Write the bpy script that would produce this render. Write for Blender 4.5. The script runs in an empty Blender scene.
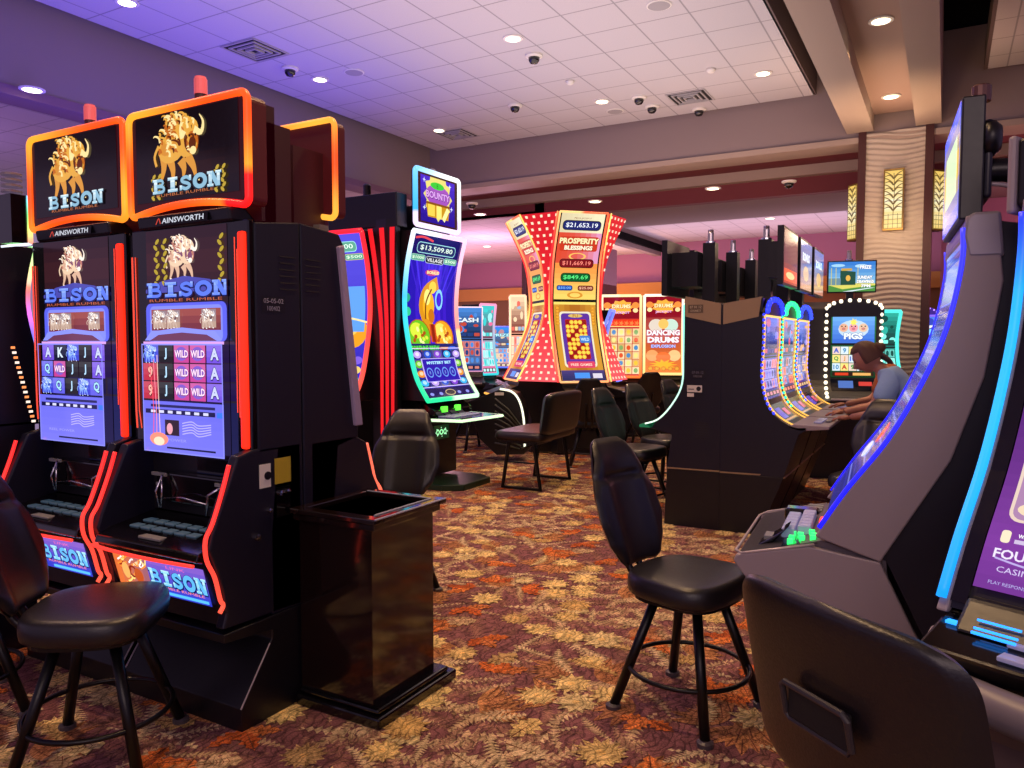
import bpy, bmesh, math, random
import numpy as np
from mathutils import Vector, Matrix
random.seed(7)
PI = math.pi
COL = bpy.context.scene.collection
sc = bpy.context.scene
sc.view_settings.view_transform = 'Standard'
sc.view_settings.look = 'None'

def lin(c):
    if isinstance(c, str):
        c = tuple(int(c[i:i+2], 16)/255 for i in (0, 2, 4))
    return tuple((x/12.92 if x <= .04045 else ((x+.055)/1.055)**2.4) for x in c[:3]) + (1,)

# ------------------------------------------------------------ materials
MATS = {}
def mat(name, col=(.5,.5,.5), rough=.5, metal=0., emit=None, es=1., spec=.5, coat=0., attr=False, bump=0., bscale=60., var=0., alpha=1., trans=0.):
    if name in MATS: return MATS[name]
    m = bpy.data.materials.new(name); m.use_nodes = True
    nt = m.node_tree; N = nt.nodes; L = nt.links
    b = N['Principled BSDF']
    b.inputs['Base Color'].default_value = lin(col)
    b.inputs['Roughness'].default_value = rough
    b.inputs['Metallic'].default_value = metal
    b.inputs['Specular IOR Level'].default_value = spec
    b.inputs['Coat Weight'].default_value = coat
    b.inputs['Coat Roughness'].default_value = .08
    b.inputs['Transmission Weight'].default_value = trans
    if emit is not None:
        b.inputs['Emission Color'].default_value = lin(emit)
        b.inputs['Emission Strength'].default_value = es
    if attr:
        a = N.new('ShaderNodeAttribute'); a.attribute_name = 'Col'
        if attr == 'emit':
            L.new(a.outputs['Color'], b.inputs['Emission Color'])
            b.inputs['Emission Strength'].default_value = es
        else:
            L.new(a.outputs['Color'], b.inputs['Base Color'])
    tc = N.new('ShaderNodeTexCoord')
    nz = N.new('ShaderNodeTexNoise'); nz.inputs['Scale'].default_value = bscale; nz.inputs['Detail'].default_value = 3
    L.new(tc.outputs['Object'], nz.inputs['Vector'])
    if bump:
        bp = N.new('ShaderNodeBump'); bp.inputs['Strength'].default_value = bump; bp.inputs['Distance'].default_value = .01
        L.new(nz.outputs['Fac'], bp.inputs['Height']); L.new(bp.outputs['Normal'], b.inputs['Normal'])
    mr = N.new('ShaderNodeMapRange')
    mr.inputs['To Min'].default_value = max(0, rough-.05-var*.2); mr.inputs['To Max'].default_value = min(1, rough+.05+var*.2)
    L.new(nz.outputs['Fac'], mr.inputs['Value']); L.new(mr.outputs['Result'], b.inputs['Roughness'])
    MATS[name] = m
    return m

BLACK = mat('black_cabinet', '0c0a12', .38)
BLACKG = mat('black_gloss', '08070b', .12, coat=.5)
NAVY = mat('navy_black', '100f22', .4)
LEATHER = mat('black_leather', '151318', .38, spec=.55, bump=.08, bscale=160, var=.4)
LEATHERB = mat('brown_leather', '2a1a18', .4, bump=.15, bscale=220, var=.4)
SATIN = mat('black_metal', '0b0a0c', .35, metal=.3)
CHROME = mat('chrome', 'c8c8d0', .15, metal=1)
GREY = mat('grey_panel', '92868c', .5)
GREYL = mat('grey_edge', 'b0a4a6', .4, metal=.3)
TAN = mat('tan_panel', '947c60', .5)
SCREEN = mat('screen', '050507', .12, attr='emit', es=1.2)
PRINT = mat('printed_panel', '050507', .4, attr='base')
NEON = mat('neon_strip', '101010', .4, attr='emit', es=1.5)
MARBLE = mat('dark_marble', '1a0f0e', .12, coat=.6)
STRIPE = mat('red_stripe', 'a01018', .4, emit='ff1c22', es=.75)
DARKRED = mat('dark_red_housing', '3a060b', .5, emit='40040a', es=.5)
WHITE = mat('white_plastic', 'd8d4cc', .5)

# ------------------------------------------------------------ mesh builder
class MB:
    def __init__(s): s.v=[]; s.f=[]; s.c=[]; s.pc=[]
    def add(s, vs, fs, col=None):
        o=len(s.v); s.pc.append((o,len(s.f))); s.v += [tuple(x) for x in vs]
        for i,f in enumerate(fs):
            s.f.append([o+k for k in f]); s.c.append(col[i] if isinstance(col, list) else col)
        return s
    def box(s, x0,x1,y0,y1,z0,z1, col=None):
        vs=[(x,y,z) for z in (z0,z1) for y in (y0,y1) for x in (x0,x1)]
        return s.add(vs, [(0,2,3,1),(4,5,7,6),(0,1,5,4),(2,6,7,3),(0,4,6,2),(1,3,7,5)], col)
    def prism(s, poly, x0, x1, col=None):      # poly in (y,z), extruded on x
        n=len(poly)
        vs=[(x0,a,b) for a,b in poly]+[(x1,a,b) for a,b in poly]
        fs=[tuple(range(n))[::-1], tuple(range(n,2*n))]+[(i,(i+1)%n,n+(i+1)%n,n+i) for i in range(n)]
        return s.add(vs, fs, col)
    def prismz(s, poly, z0, z1, col=None):      # poly in (x,y)
        n=len(poly)
        vs=[(a,b,z0) for a,b in poly]+[(a,b,z1) for a,b in poly]
        fs=[tuple(range(n))[::-1], tuple(range(n,2*n))]+[(i,(i+1)%n,n+(i+1)%n,n+i) for i in range(n)]
        return s.add(vs, fs, col)
    def prismy(s, poly, y0, y1, col=None):      # poly in (x,z)
        n=len(poly)
        vs=[(a,y0,b) for a,b in poly]+[(a,y1,b) for a,b in poly]
        fs=[tuple(range(n)), tuple(range(n,2*n))[::-1]]+[(i,n+i,n+(i+1)%n,(i+1)%n) for i in range(n)]
        return s.add(vs, fs, col)
    def tube(s, pts, r=.01, n=8, closed=False, cols=None, flat=1.):
        P=[Vector(p) for p in pts]; m=len(P); vs=[]; cs=[]
        up=None
        for i in range(m):
            a=P[(i-1)%m] if (closed or i>0) else P[i]; b=P[(i+1)%m] if (closed or i<m-1) else P[i]
            t=(b-a).normalized()
            if up is None:
                up = Vector((0,0,1)) if abs(t.z)<.9 else Vector((1,0,0))
            nn=t.cross(up)
            if nn.length<1e-4: nn=t.cross(Vector((0,1,0)))
            nn.normalize(); bb=nn.cross(t).normalized(); up=bb
            rr = r(i/(m-1)) if callable(r) else r
            for k in range(n):
                an=2*PI*k/n
                vs.append(P[i]+nn*math.cos(an)*rr+bb*math.sin(an)*rr*flat)
        fs=[]
        for i in range(m if closed else m-1):
            j=(i+1)%m
            c = ('V',[cols[i],cols[i],cols[j],cols[j]]) if cols else None
            for k in range(n):
                fs.append((i*n+k, i*n+(k+1)%n, j*n+(k+1)%n, j*n+k)); cs.append(c)
        if not closed:
            fs.append(tuple(range(n))[::-1]); cs.append(cols[0] if cols else None)
            fs.append(tuple(range((m-1)*n, m*n))); cs.append(cols[-1] if cols else None)
        return s.add(vs, fs, cs)
    def lathe(s, prof, cx=0, cy=0, n=20, col=None):   # prof (r,z)
        vs=[]; fs=[]
        for r,z in prof:
            for k in range(n): vs.append((cx+r*math.cos(2*PI*k/n), cy+r*math.sin(2*PI*k/n), z))
        for i in range(len(prof)-1):
            for k in range(n): fs.append((i*n+k, i*n+(k+1)%n, (i+1)*n+(k+1)%n, (i+1)*n+k))
        fs.append(tuple(range(n))[::-1]); fs.append(tuple(range((len(prof)-1)*n, len(prof)*n)))
        return s.add(vs, fs, col)
    def grid(s, S, nu, nv, col=None):
        vs=[S(i/nu, j/nv) for j in range(nv+1) for i in range(nu+1)]
        fs=[(j*(nu+1)+i, j*(nu+1)+i+1, (j+1)*(nu+1)+i+1, (j+1)*(nu+1)+i) for j in range(nv) for i in range(nu)]
        cc = [col((i+.5)/nu,(j+.5)/nv) for j in range(nv) for i in range(nu)] if callable(col) else col
        return s.add(vs, fs, cc)
    def build_each(s, name, m, parent=None, **k):
        pc=s.pc+[(len(s.v),len(s.f))]; out=[]
        for (v0,f0),(v1,f1) in zip(pc,pc[1:]):
            q=MB(); q.v=s.v[v0:v1]; q.f=[[i-v0 for i in f] for f in s.f[f0:f1]]; q.c=s.c[f0:f1]
            out.append(q.build(name,m,parent,**k))
        return out
    def build(s, name, m, parent=None, smooth=False, bevel=0, seg=2, loc=None, rot=None):
        me=bpy.data.meshes.new(name); me.from_pydata(s.v, [], s.f)
        if any(c is not None for c in s.c):
            at=me.color_attributes.new('Col','FLOAT_COLOR','CORNER')
            buf=np.ones((len(me.loops),4),dtype=np.float32); k=0
            for f,c in zip(s.f,s.c):
                n=len(f)
                if isinstance(c,tuple) and c[0]=='V': buf[k:k+n]=[lin(q) for q in c[1]]
                else: buf[k:k+n]=lin(c) if c is not None else (0,0,0,1)
                k+=n
            at.data.foreach_set('color', buf.ravel())
        me.materials.append(m)
        if not any(c is not None for c in s.c):
            bm=bmesh.new(); bm.from_mesh(me); bmesh.ops.recalc_face_normals(bm, faces=bm.faces); bm.to_mesh(me); bm.free()
        if smooth:
            me.polygons.foreach_set('use_smooth', [True]*len(me.polygons))
        o=bpy.data.objects.new(name, me); COL.objects.link(o)
        if parent: o.parent=parent
        if loc: o.location=loc
        if rot: o.rotation_euler=rot
        if bevel:
            b=o.modifiers.new('bevel','BEVEL'); b.width=bevel; b.segments=seg; b.limit_method='ANGLE'; b.angle_limit=.6
        return o

def thing(name, label, cat, loc=(0,0,0), rz=0, group=None):
    o=bpy.data.objects.new(name,None); COL.objects.link(o); o.location=loc; o.rotation_euler=(0,0,rz); o.empty_display_size=.1
    o['label']=label; o['category']=cat
    if group: o['group']=group
    return o
def tag(o,label,cat,group=None,kind=None):
    o['label']=label; o['category']=cat
    if group: o['group']=group
    if kind: o['kind']=kind
    return o
def struct(o): o['kind']='structure'; return o
def dup(root, loc, rz, label, group=None):
    r=root.copy(); COL.objects.link(r); r.location=loc; r.rotation_euler=(0,0,rz); r['label']=label
    if group: r['group']=group
    for ch in list(root.children):
        c=ch.copy(); COL.objects.link(c); c.parent=r
        for g in list(ch.children):
            d=g.copy(); COL.objects.link(d); d.parent=c
    return r
def catmull(P, n=6, closed=False):
    out=[]; m=len(P)
    rng=range(m) if closed else range(m-1)
    for i in rng:
        p0=P[(i-1)%m] if (closed or i>0) else P[i]; p1=P[i]; p2=P[(i+1)%m]; p3=P[(i+2)%m] if (closed or i<m-2) else p2
        for k in range(n):
            t=k/n
            out.append(tuple(.5*((2*b)+(c-a)*t+(2*a-5*b+4*c-d)*t*t+(3*b-a-3*c+d)*t**3) for a,b,c,d in zip(p0,p1,p2,p3)))
    if not closed: out.append(tuple(P[-1]))
    return out
def hsv(h,s=1,v=1):
    import colorsys
    return colorsys.hsv_to_rgb(h%1,s,v)
def mixc(a,b,t):
    if isinstance(a,str): a=tuple(int(a[i:i+2],16)/255 for i in (0,2,4))
    if isinstance(b,str): b=tuple(int(b[i:i+2],16)/255 for i in (0,2,4))
    return tuple(x+(y-x)*t for x,y in zip(a,b))

# ------------------------------------------------------------ text -> polygons
_tx={}
def text_polys(s, bold=0.):
    key=(s,bold)
    if key in _tx: return _tx[key]
    cu=bpy.data.curves.new('t','FONT'); cu.body=s; cu.size=1; cu.offset=bold; cu.resolution_u=2; cu.align_x='LEFT'
    o=bpy.data.objects.new('t',cu); COL.objects.link(o)
    bpy.context.view_layer.update()
    dg=bpy.context.evaluated_depsgraph_get(); me=bpy.data.meshes.new_from_object(o.evaluated_get(dg))
    vs=[(v.co.x,v.co.y) for v in me.vertices]; fs=[tuple(p.vertices) for p in me.polygons]
    bpy.data.objects.remove(o); bpy.data.curves.remove(cu); bpy.data.meshes.remove(me)
    if vs:
        x0=min(v[0] for v in vs); x1=max(v[0] for v in vs); y0=min(v[1] for v in vs); y1=max(v[1] for v in vs)
    else: x0=x1=y0=y1=0
    _tx[key]=(vs,fs,x0,x1,y0,y1)
    return _tx[key]

def cliph(P,y,sg):
    out=[]; n=len(P)
    for i in range(n):
        a,b=P[i],P[(i+1)%n]; ia=(a[1]-y)*sg>=0; ib=(b[1]-y)*sg>=0
        if ia: out.append(a)
        if ia!=ib:
            t=(y-a[1])/(b[1]-a[1]); out.append((a[0]+(b[0]-a[0])*t,y))
    return out
class Art:
    """flat artwork in (u,v) metres, laid on a surface in thin layers"""
    def __init__(s,w,h,bg='000000',nv=24,nu=2,bgf=None):
        s.w=w; s.h=h; s.P=[]; s.L=0; s.nv=nv; s.nu=nu; s.bg=bg; s.bgf=bgf; s.hold=False
    def _l(s):
        if not s.hold: s.L+=1
        return s.L
    def poly(s,pts,c): s.P.append(([tuple(p) for p in pts],[tuple(range(len(pts)))],c,s._l())); return s
    def mesh(s,vs,fs,c): s.P.append((vs,fs,c,s._l())); return s
    def rect(s,x0,y0,x1,y1,c,g=None,n=6):
        nn=max(1,int((y1-y0)/(s.h/ s.nv))) if g is None else n
        l=s._l()
        for k in range(nn):
            a=y0+(y1-y0)*k/nn; b=y0+(y1-y0)*(k+1)/nn
            cc=c if g is None else mixc(c,g,(k+.5)/nn)
            s.P.append(([(x0,a),(x1,a),(x1,b),(x0,b)],[(0,1,2,3)],cc,l))
        return s
    def rrect(s,x0,y0,x1,y1,r,c):
        pts=[]
        for cx,cy,a0 in ((x1-r,y0+r,-90),(x1-r,y1-r,0),(x0+r,y1-r,90),(x0+r,y0+r,180)):
            for k in range(5):
                a=math.radians(a0+k*22.5); pts.append((cx+r*math.cos(a),cy+r*math.sin(a)))
        return s.poly(pts,c)
    def ell(s,cx,cy,rx,ry,c,rot=0,n=18):
        ca,sa=math.cos(rot),math.sin(rot)
        return s.poly([(cx+rx*math.cos(t)*ca-ry*math.sin(t)*sa, cy+rx*math.cos(t)*sa+ry*math.sin(t)*ca) for t in [2*PI*k/n for k in range(n)]],c)
    def ring(s,cx,cy,r0,r1,c,n=24,ky=1):
        vs=[];fs=[]
        for k in range(n):
            t=2*PI*k/n
            vs+=[(cx+r0*math.cos(t),cy+r0*ky*math.sin(t)),(cx+r1*math.cos(t),cy+r1*ky*math.sin(t))]
        for k in range(n):
            a=2*k;b=2*((k+1)%n); fs.append((a,a+1,b+1,b))
        return s.mesh(vs,fs,c)
    def frame(s,x0,y0,x1,y1,t,c):
        h=s.hold; s._l(); s.hold=True
        s.rect(x0,y0,x1,y0+t,c); s.rect(x0,y1-t,x1,y1,c); s.rect(x0,y0+t,x0+t,y1-t,c); s.rect(x1-t,y0+t,x1,y1-t,c)
        s.hold=h; return s
    def star(s,cx,cy,r0,r1,n,c,rot=0,ky=1):
        return s.poly([(cx+(r1 if k%2 else r0)*math.cos(rot+PI*k/n), cy+(r1 if k%2 else r0)*ky*math.sin(rot+PI*k/n)) for k in range(2*n)],c)
    def stroke(s,pts,w,c,n=4):
        P=catmull(pts,n); L=[];R=[]
        m=len(P)
        for i in range(m):
            a=P[max(0,i-1)];b=P[min(m-1,i+1)]; dx,dy=b[0]-a[0],b[1]-a[1]; l=math.hypot(dx,dy) or 1
            ww=w(i/(m-1)) if callable(w) else w
            L.append((P[i][0]-dy/l*ww,P[i][1]+dx/l*ww)); R.append((P[i][0]+dy/l*ww,P[i][1]-dx/l*ww))
        return s.mesh(L+R,[(i,i+1,m+i+1,m+i) for i in range(m-1)],c)
    def text(s,t,cx,cy,h,c,width=None,bold=.0,outline=None,grad=None,slant=0):
        def put(col,bold,dx=0,dy=0):
            vs,fs,x0,x1,y0,y1=text_polys(t,bold)
            if not vs: return
            ky=h/(y1-y0 if y1>y0 else 1); kx=(width/(x1-x0)) if width else ky
            V=[((x-(x0+x1)/2)*kx+(y-(y0+y1)/2)*ky*slant+cx+dx,(y-(y0+y1)/2)*ky+cy+dy) for x,y in vs]
            if grad and col==c:
                l=s._l()
                for f in fs:
                    my=sum(V[k][1] for k in f)/len(f)
                    s.P.append(([V[k] for k in f],[tuple(range(len(f)))],mixc(c,grad,min(1,max(0,(my-cy)/h+.5))),l))
            else: s.mesh(V,fs,col)
        if outline:
            o=h*.06
            vs,fs,x0,x1,y0,y1=text_polys(t,bold)
            hh=s.hold; s._l(); s.hold=True
            for dx,dy in ((o,0),(-o,0),(0,o),(0,-o),(o,-o),(o,-1.6*o)): put(outline,bold,dx,dy)
            s.hold=hh
            # outlines share a layer on purpose: same colour
        put(c,bold)
        return s
    def build(s,name,S,parent,material=None,dz=.00006):
        mb=MB()
        nu,nv=s.nu,s.nv
        if nv>4:
            S0=S; st_=s.h/nv
            def S(u,v,o):
                j=min(nv-1,max(0,int(v/st_))); t=v/st_-j
                a=S0(u,j*st_,o); b=S0(u,(j+1)*st_,o)
                return tuple(p+(q-p)*t for p,q in zip(a,b))
        for j in range(nv):
            for i in range(nu):
                q=[(i/nu,j/nv),((i+1)/nu,j/nv),((i+1)/nu,(j+1)/nv),(i/nu,(j+1)/nv)]
                c=s.bgf((i+.5)/nu,(j+.5)/nv) if s.bgf else s.bg
                mb.add([S(a*s.w,b*s.h,0) for a,b in q],[(0,1,2,3)],c)
        for vs,fs,c,l in s.P:
            st=s.h/nv
            if nv>4:
                keep=[]
                for f in fs:
                    ys=[vs[k][1] for k in f]; j0=int(max(0,min(ys))/st); j1=int(min(s.h,max(ys))/st)+1
                    if j1-j0<=1: keep.append(f); continue
                    for j in range(j0,j1):
                        q=cliph(cliph([vs[k] for k in f],j*st,1),(j+1)*st,-1)
                        if len(q)>2: mb.add([S(min(max(x,0),s.w),min(max(y,0),s.h),.0004+l*dz) for x,y in q],[tuple(range(len(q)))],c)
                fs=keep
                if not fs: continue
            mb.add([S(min(max(x,0),s.w),min(max(y,0),s.h),.0004+l*dz) for x,y in vs],fs,c)
        return mb.build(name, material or SCREEN, parent)
def flat(x0,z0,y=0,tilt=0):
    """plane facing -y: u -> +x, v -> +z (tilt leans the top back by tilt radians)"""
    ct,st=math.cos(tilt),math.sin(tilt)
    return lambda u,v,o:(x0+u, y+v*st-o*ct, z0+v*ct+o*st)

class Prof:
    """profile curve in (forward, z), bottom to top"""
    def __init__(s,pts,n=8):
        s.P=catmull(pts,n); s.d=[0]
        for a,b in zip(s.P,s.P[1:]): s.d.append(s.d[-1]+math.hypot(b[0]-a[0],b[1]-a[1]))
        s.len=s.d[-1]
    def at(s,v):
        v=min(max(v,0),s.len-1e-6)
        import bisect
        i=min(len(s.P)-2,max(0,bisect.bisect_right(s.d,v)-1))
        t=(v-s.d[i])/(s.d[i+1]-s.d[i]); a,b=s.P[i],s.P[i+1]
        tf,tz=b[0]-a[0],b[1]-a[1]; l=math.hypot(tf,tz)
        return a[0]+tf*t,a[1]+tz*t,tz/l,-tf/l     # f,z,normal f,normal z
    def surf(s,x0,off=0,sx=1,v0=0):
        def S(u,v,o):
            f,z,nf,nz=s.at(v+v0); o=o+off
            return (x0+u*sx,-(f+nf*o),z+nz*o)
        return S
# ------------------------------------------------------------ camera
cam=bpy.data.cameras.new('camera'); camo=bpy.data.objects.new('camera',cam); COL.objects.link(camo)
H=1.62; FPX=765.; PITCH=math.atan(43/FPX); YAW=math.atan(433*math.cos(PITCH)/FPX)
camo.location=(0,0,H); camo.rotation_euler=(PI/2-PITCH,0,YAW)
cam.sensor_width=36; cam.lens=36*FPX/1024; cam.clip_start=.05; cam.clip_end=100
sc.camera=camo

# ------------------------------------------------------------ carpet
def carpet():
    T=1.7; rnd=random.Random(3)
    A=[]   # (pts, faces, col, layer)
    gold=['bca068','b0905a','c8ae74','a88a5c','b8a476']; org=['b8602e','a8522a','c4703a','b0683c']; mau=['80584e','8c6456','74504a','94705c']; pale=['ac9070','a08464','b8a07c']
    cnt_=[0]
    def add(pts,c,l): A.append((pts,c,l+cnt_[0]*.05))
    def nxt(): cnt_[0]=(cnt_[0]+1)
    def leafp(cx,cy,L,W,a,c,l,serr=0):
        nxt(); P=[];n=9
        for sgn in (1,-1):
            for k in range(n) if sgn==1 else range(n,0,-1):
                t=k/n; w=W*math.sin(PI*t**.8)*(1+serr*(.35 if k%2 else -.35))
                x=t*L; y=sgn*w
                P.append((cx+x*math.cos(a)-y*math.sin(a),cy+x*math.sin(a)+y*math.cos(a)))
        add(P,c,l)
        add([(cx,cy),(cx+L*.95*math.cos(a)-.004*math.sin(a),cy+L*.95*math.sin(a)+.004*math.cos(a)),(cx+.95*L*math.cos(a)+.004*math.sin(a),cy+.95*L*math.sin(a)-.004*math.cos(a))],'6a4030',l+1)
        if W>.03:
            for k in range(2,8):
                t=k/9
                for sg in (1,-1):
                    x0=t*L;x1=x0+.35*W*1.2;y1=sg*W*math.sin(PI*min(1,t+.05)**.8)*.85
                    add([(cx+x*math.cos(a)-y*math.sin(a),cy+x*math.sin(a)+y*math.cos(a)) for x,y in ((x0,0),(x1,y1),(x0+.004,0))],'6a4030',l+1)
    def frond(cx,cy,L,a,c,l,bend=.6,W=.05):
        nxt(); n=13; x,y=cx,cy; aa=a
        for k in range(n):
            s=L/n; nx=x+s*math.cos(aa); ny=y+s*math.sin(aa)
            w=W*math.sin(PI*(k+1.5)/(n+2.5))
            for sg in (1,-1):
                b=aa+sg*1.0
                add([(x,y),(x+w*math.cos(b)+.006*math.cos(aa),y+w*math.sin(b)+.006*math.sin(aa)),(nx,ny)],c,l)
            x,y=nx,ny; aa+=bend/n
    def mum(cx,cy,R,c,l,n=13):
        nxt(); add([(cx+R*(1 if k%2 else .74)*(1+.12*math.sin(3*k))*math.cos(PI*k/n),cy+R*(1 if k%2 else .74)*(1+.12*math.sin(3*k))*math.sin(PI*k/n)) for k in range(2*n)],c,l)
        for ring,(r0,r1) in enumerate(((.35,.62),(.62,.9))):
            m=9+4*ring
            for k in range(m):
                t=2*PI*(k+.5*ring)/m
                add([(cx+R*r0*math.cos(t),cy+R*r0*math.sin(t)),(cx+R*r1*math.cos(t+.1),cy+R*r1*math.sin(t+.1)),(cx+R*r1*math.cos(t-.02),cy+R*r1*math.sin(t-.02))],mixc(c,'5a3828',.45),l+1)
        add([(cx+.2*R*math.cos(k),cy+.2*R*math.sin(k)) for k in range(6)],mixc(c,'e0b060',.4),l+1)
    for i in range(90):
        x,y=rnd.random()*T,rnd.random()*T; frond(x,y,rnd.uniform(.25,.5),rnd.random()*7,rnd.choice(mau+mau+pale),1,rnd.uniform(-1.5,1.5),rnd.uniform(.04,.065))
    for i in range(95):
        x,y=rnd.random()*T,rnd.random()*T; frond(x,y,rnd.uniform(.2,.4),rnd.random()*7,rnd.choice(pale+mau),3,rnd.uniform(-1.5,1.5),rnd.uniform(.03,.05))
    for i in range(14):
        x,y=rnd.random()*T,rnd.random()*T; a=rnd.random()*7; c=rnd.choice(['9c6a44','a87048','8e5e40'])
        for k in range(6): leafp(x,y,rnd.uniform(.17,.26),.035,a+(k-2.5)*.33,mixc(c,'c89060',rnd.random()*.4),4)
    spots=[]
    for i in range(400):
        x,y=rnd.random()*T,rnd.random()*T
        if all(min(abs(x-p),T-abs(x-p))**2+min(abs(y-q),T-abs(y-q))**2> .030 for p,q in spots): spots.append((x,y))
    for i,(x,y) in enumerate(spots):
        k=i%5
        if k in (0,3): mum(x,y,rnd.uniform(.08,.125),rnd.choice(gold),6,rnd.choice((9,11,13)))
        elif k==1:
            for q in range(3): leafp(x,y,rnd.uniform(.12,.19),.038,i+q*rnd.uniform(.7,1.3),rnd.choice(org),6,1)
        elif k==2: leafp(x-.07,y,.2,.055,i*1.3,rnd.choice(gold+pale),6,1)
        else: frond(x,y,.3,i,rnd.choice(gold+pale),6,.8,.055)
    V=[];F=[];C=[];
    for pts,c,l in A:
        o=len(V); V+=[(x,y,l*.0002) for x,y in pts]; F.append((o,len(pts))); C.append(lin(c))
    V=np.array(V); tiles=[(i,j) for i in range(-7,3) for j in range(0,11) if i*T> -0.72*(j+2)*T-2.5]
    me=bpy.data.meshes.new('floor'); nV=len(V); nF=len(F); nT=len(tiles)
    allv=np.concatenate([V+np.array((i*T,j*T-1.2,0)) for i,j in tiles]+[np.array([(-14,-3,0),(6,-3,0),(6,22,0),(-14,22,0)])])
    cnt=np.array([n for _,n in F]); loops=np.arange(nV)
    L=np.concatenate([loops+k*nV for k in range(nT)]+[np.arange(4)+nV*nT])
    me.vertices.add(len(allv)); me.vertices.foreach_set('co',allv.astype(np.float32).ravel())
    me.loops.add(len(L)); me.loops.foreach_set('vertex_index',L.astype(np.int32))
    tot=np.concatenate([np.tile(cnt,nT),[4]]); st=np.concatenate([[0],np.cumsum(tot)[:-1]])
    me.polygons.add(len(tot)); me.polygons.foreach_set('loop_start',st.astype(np.int32)); me.polygons.foreach_set('loop_total',tot.astype(np.int32))
    me.update(calc_edges=True)
    at=me.color_attributes.new('Col','FLOAT_COLOR','CORNER')
    cc=np.repeat(np.array(C,dtype=np.float32),cnt,axis=0)
    buf=np.concatenate([np.tile(cc,(nT,1)),np.tile(np.array(lin('70484a'),dtype=np.float32),(4,1))])
    at.data.foreach_set('color',buf.ravel())
    m=bpy.data.materials.new('carpet'); m.use_nodes=True; N=m.node_tree.nodes; K=m.node_tree.links; b=N['Principled BSDF']
    b.inputs['Roughness'].default_value=.95; b.inputs['Specular IOR Level'].default_value=.1
    a=N.new('ShaderNodeAttribute'); a.attribute_name='Col'
    g=N.new('ShaderNodeNewGeometry')
    nz=N.new('ShaderNodeTexNoise'); nz.inputs['Scale'].default_value=160; nz.inputs['Detail'].default_value=2; K.new(g.outputs['Position'],nz.inputs['Vector'])
    n2=N.new('ShaderNodeTexNoise'); n2.inputs['Scale'].default_value=14; n2.inputs['Detail'].default_value=5; K.new(g.outputs['Position'],n2.inputs['Vector'])
    w=N.new('ShaderNodeMapRange'); w.inputs['From Min'].default_value=.35; w.inputs['From Max'].default_value=.65; w.inputs['To Min'].default_value=.9; w.inputs['To Max'].default_value=1.7; K.new(nz.outputs['Fac'],w.inputs['Value'])
    w2=N.new('ShaderNodeMapRange'); w2.inputs['From Min'].default_value=.4; w2.inputs['From Max'].default_value=.62; w2.inputs['To Min'].default_value=.72; w2.inputs['To Max'].default_value=1.12; K.new(n2.outputs['Fac'],w2.inputs['Value'])
    mu0=N.new('ShaderNodeMath'); mu0.operation='MULTIPLY'; K.new(w.outputs[0],mu0.inputs[0]); K.new(w2.outputs[0],mu0.inputs[1])
    nd=N.new('ShaderNodeTexNoise'); nd.inputs['Scale'].default_value=7; K.new(g.outputs['Position'],nd.inputs['Vector'])
    ds=N.new('ShaderNodeVectorMath'); ds.operation='SCALE'; ds.inputs['Scale'].default_value=.14; K.new(nd.outputs['Color'],ds.inputs[0])
    dd=N.new('ShaderNodeVectorMath'); dd.operation='ADD'; K.new(g.outputs['Position'],dd.inputs[0]); K.new(ds.outputs[0],dd.inputs[1])
    vo=N.new('ShaderNodeTexVoronoi'); vo.feature='DISTANCE_TO_EDGE'; vo.inputs['Scale'].default_value=13; K.new(dd.outputs[0],vo.inputs['Vector'])
    wv=N.new('ShaderNodeTexWave'); wv.inputs['Scale'].default_value=9; wv.inputs['Distortion'].default_value=9; wv.inputs['Detail'].default_value=1; wv.inputs['Detail Scale'].default_value=1.2; K.new(dd.outputs[0],wv.inputs['Vector'])
    ve=N.new('ShaderNodeMapRange'); ve.inputs['From Max'].default_value=.05; ve.inputs['To Min'].default_value=.5; K.new(vo.outputs['Distance'],ve.inputs['Value'])
    we=N.new('ShaderNodeMapRange'); we.inputs['From Min'].default_value=.05; we.inputs['From Max'].default_value=.3; we.inputs['To Min'].default_value=.62; we.inputs['To Max'].default_value=1.12; K.new(wv.outputs['Fac'],we.inputs['Value'])
    mv=N.new('ShaderNodeMath'); mv.operation='MULTIPLY'; K.new(ve.outputs[0],mv.inputs[0]); K.new(we.outputs[0],mv.inputs[1])
    mu=N.new('ShaderNodeMath'); mu.operation='MULTIPLY'; K.new(mu0.outputs[0],mu.inputs[0]); K.new(mv.outputs[0],mu.inputs[1])
    mx=N.new('ShaderNodeVectorMath'); mx.operation='SCALE'; K.new(a.outputs['Color'],mx.inputs[0]); K.new(mu.outputs[0],mx.inputs['Scale'])
    K.new(mx.outputs[0],b.inputs['Base Color'])
    bp=N.new('ShaderNodeBump'); bp.inputs['Strength'].default_value=.4; bp.inputs['Distance'].default_value=.004; K.new(nz.outputs['Fac'],bp.inputs['Height']); K.new(bp.outputs[0],b.inputs['Normal'])
    me.materials.append(m)
    o=bpy.data.objects.new('floor',me); COL.objects.link(o); struct(o)
carpet()

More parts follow.
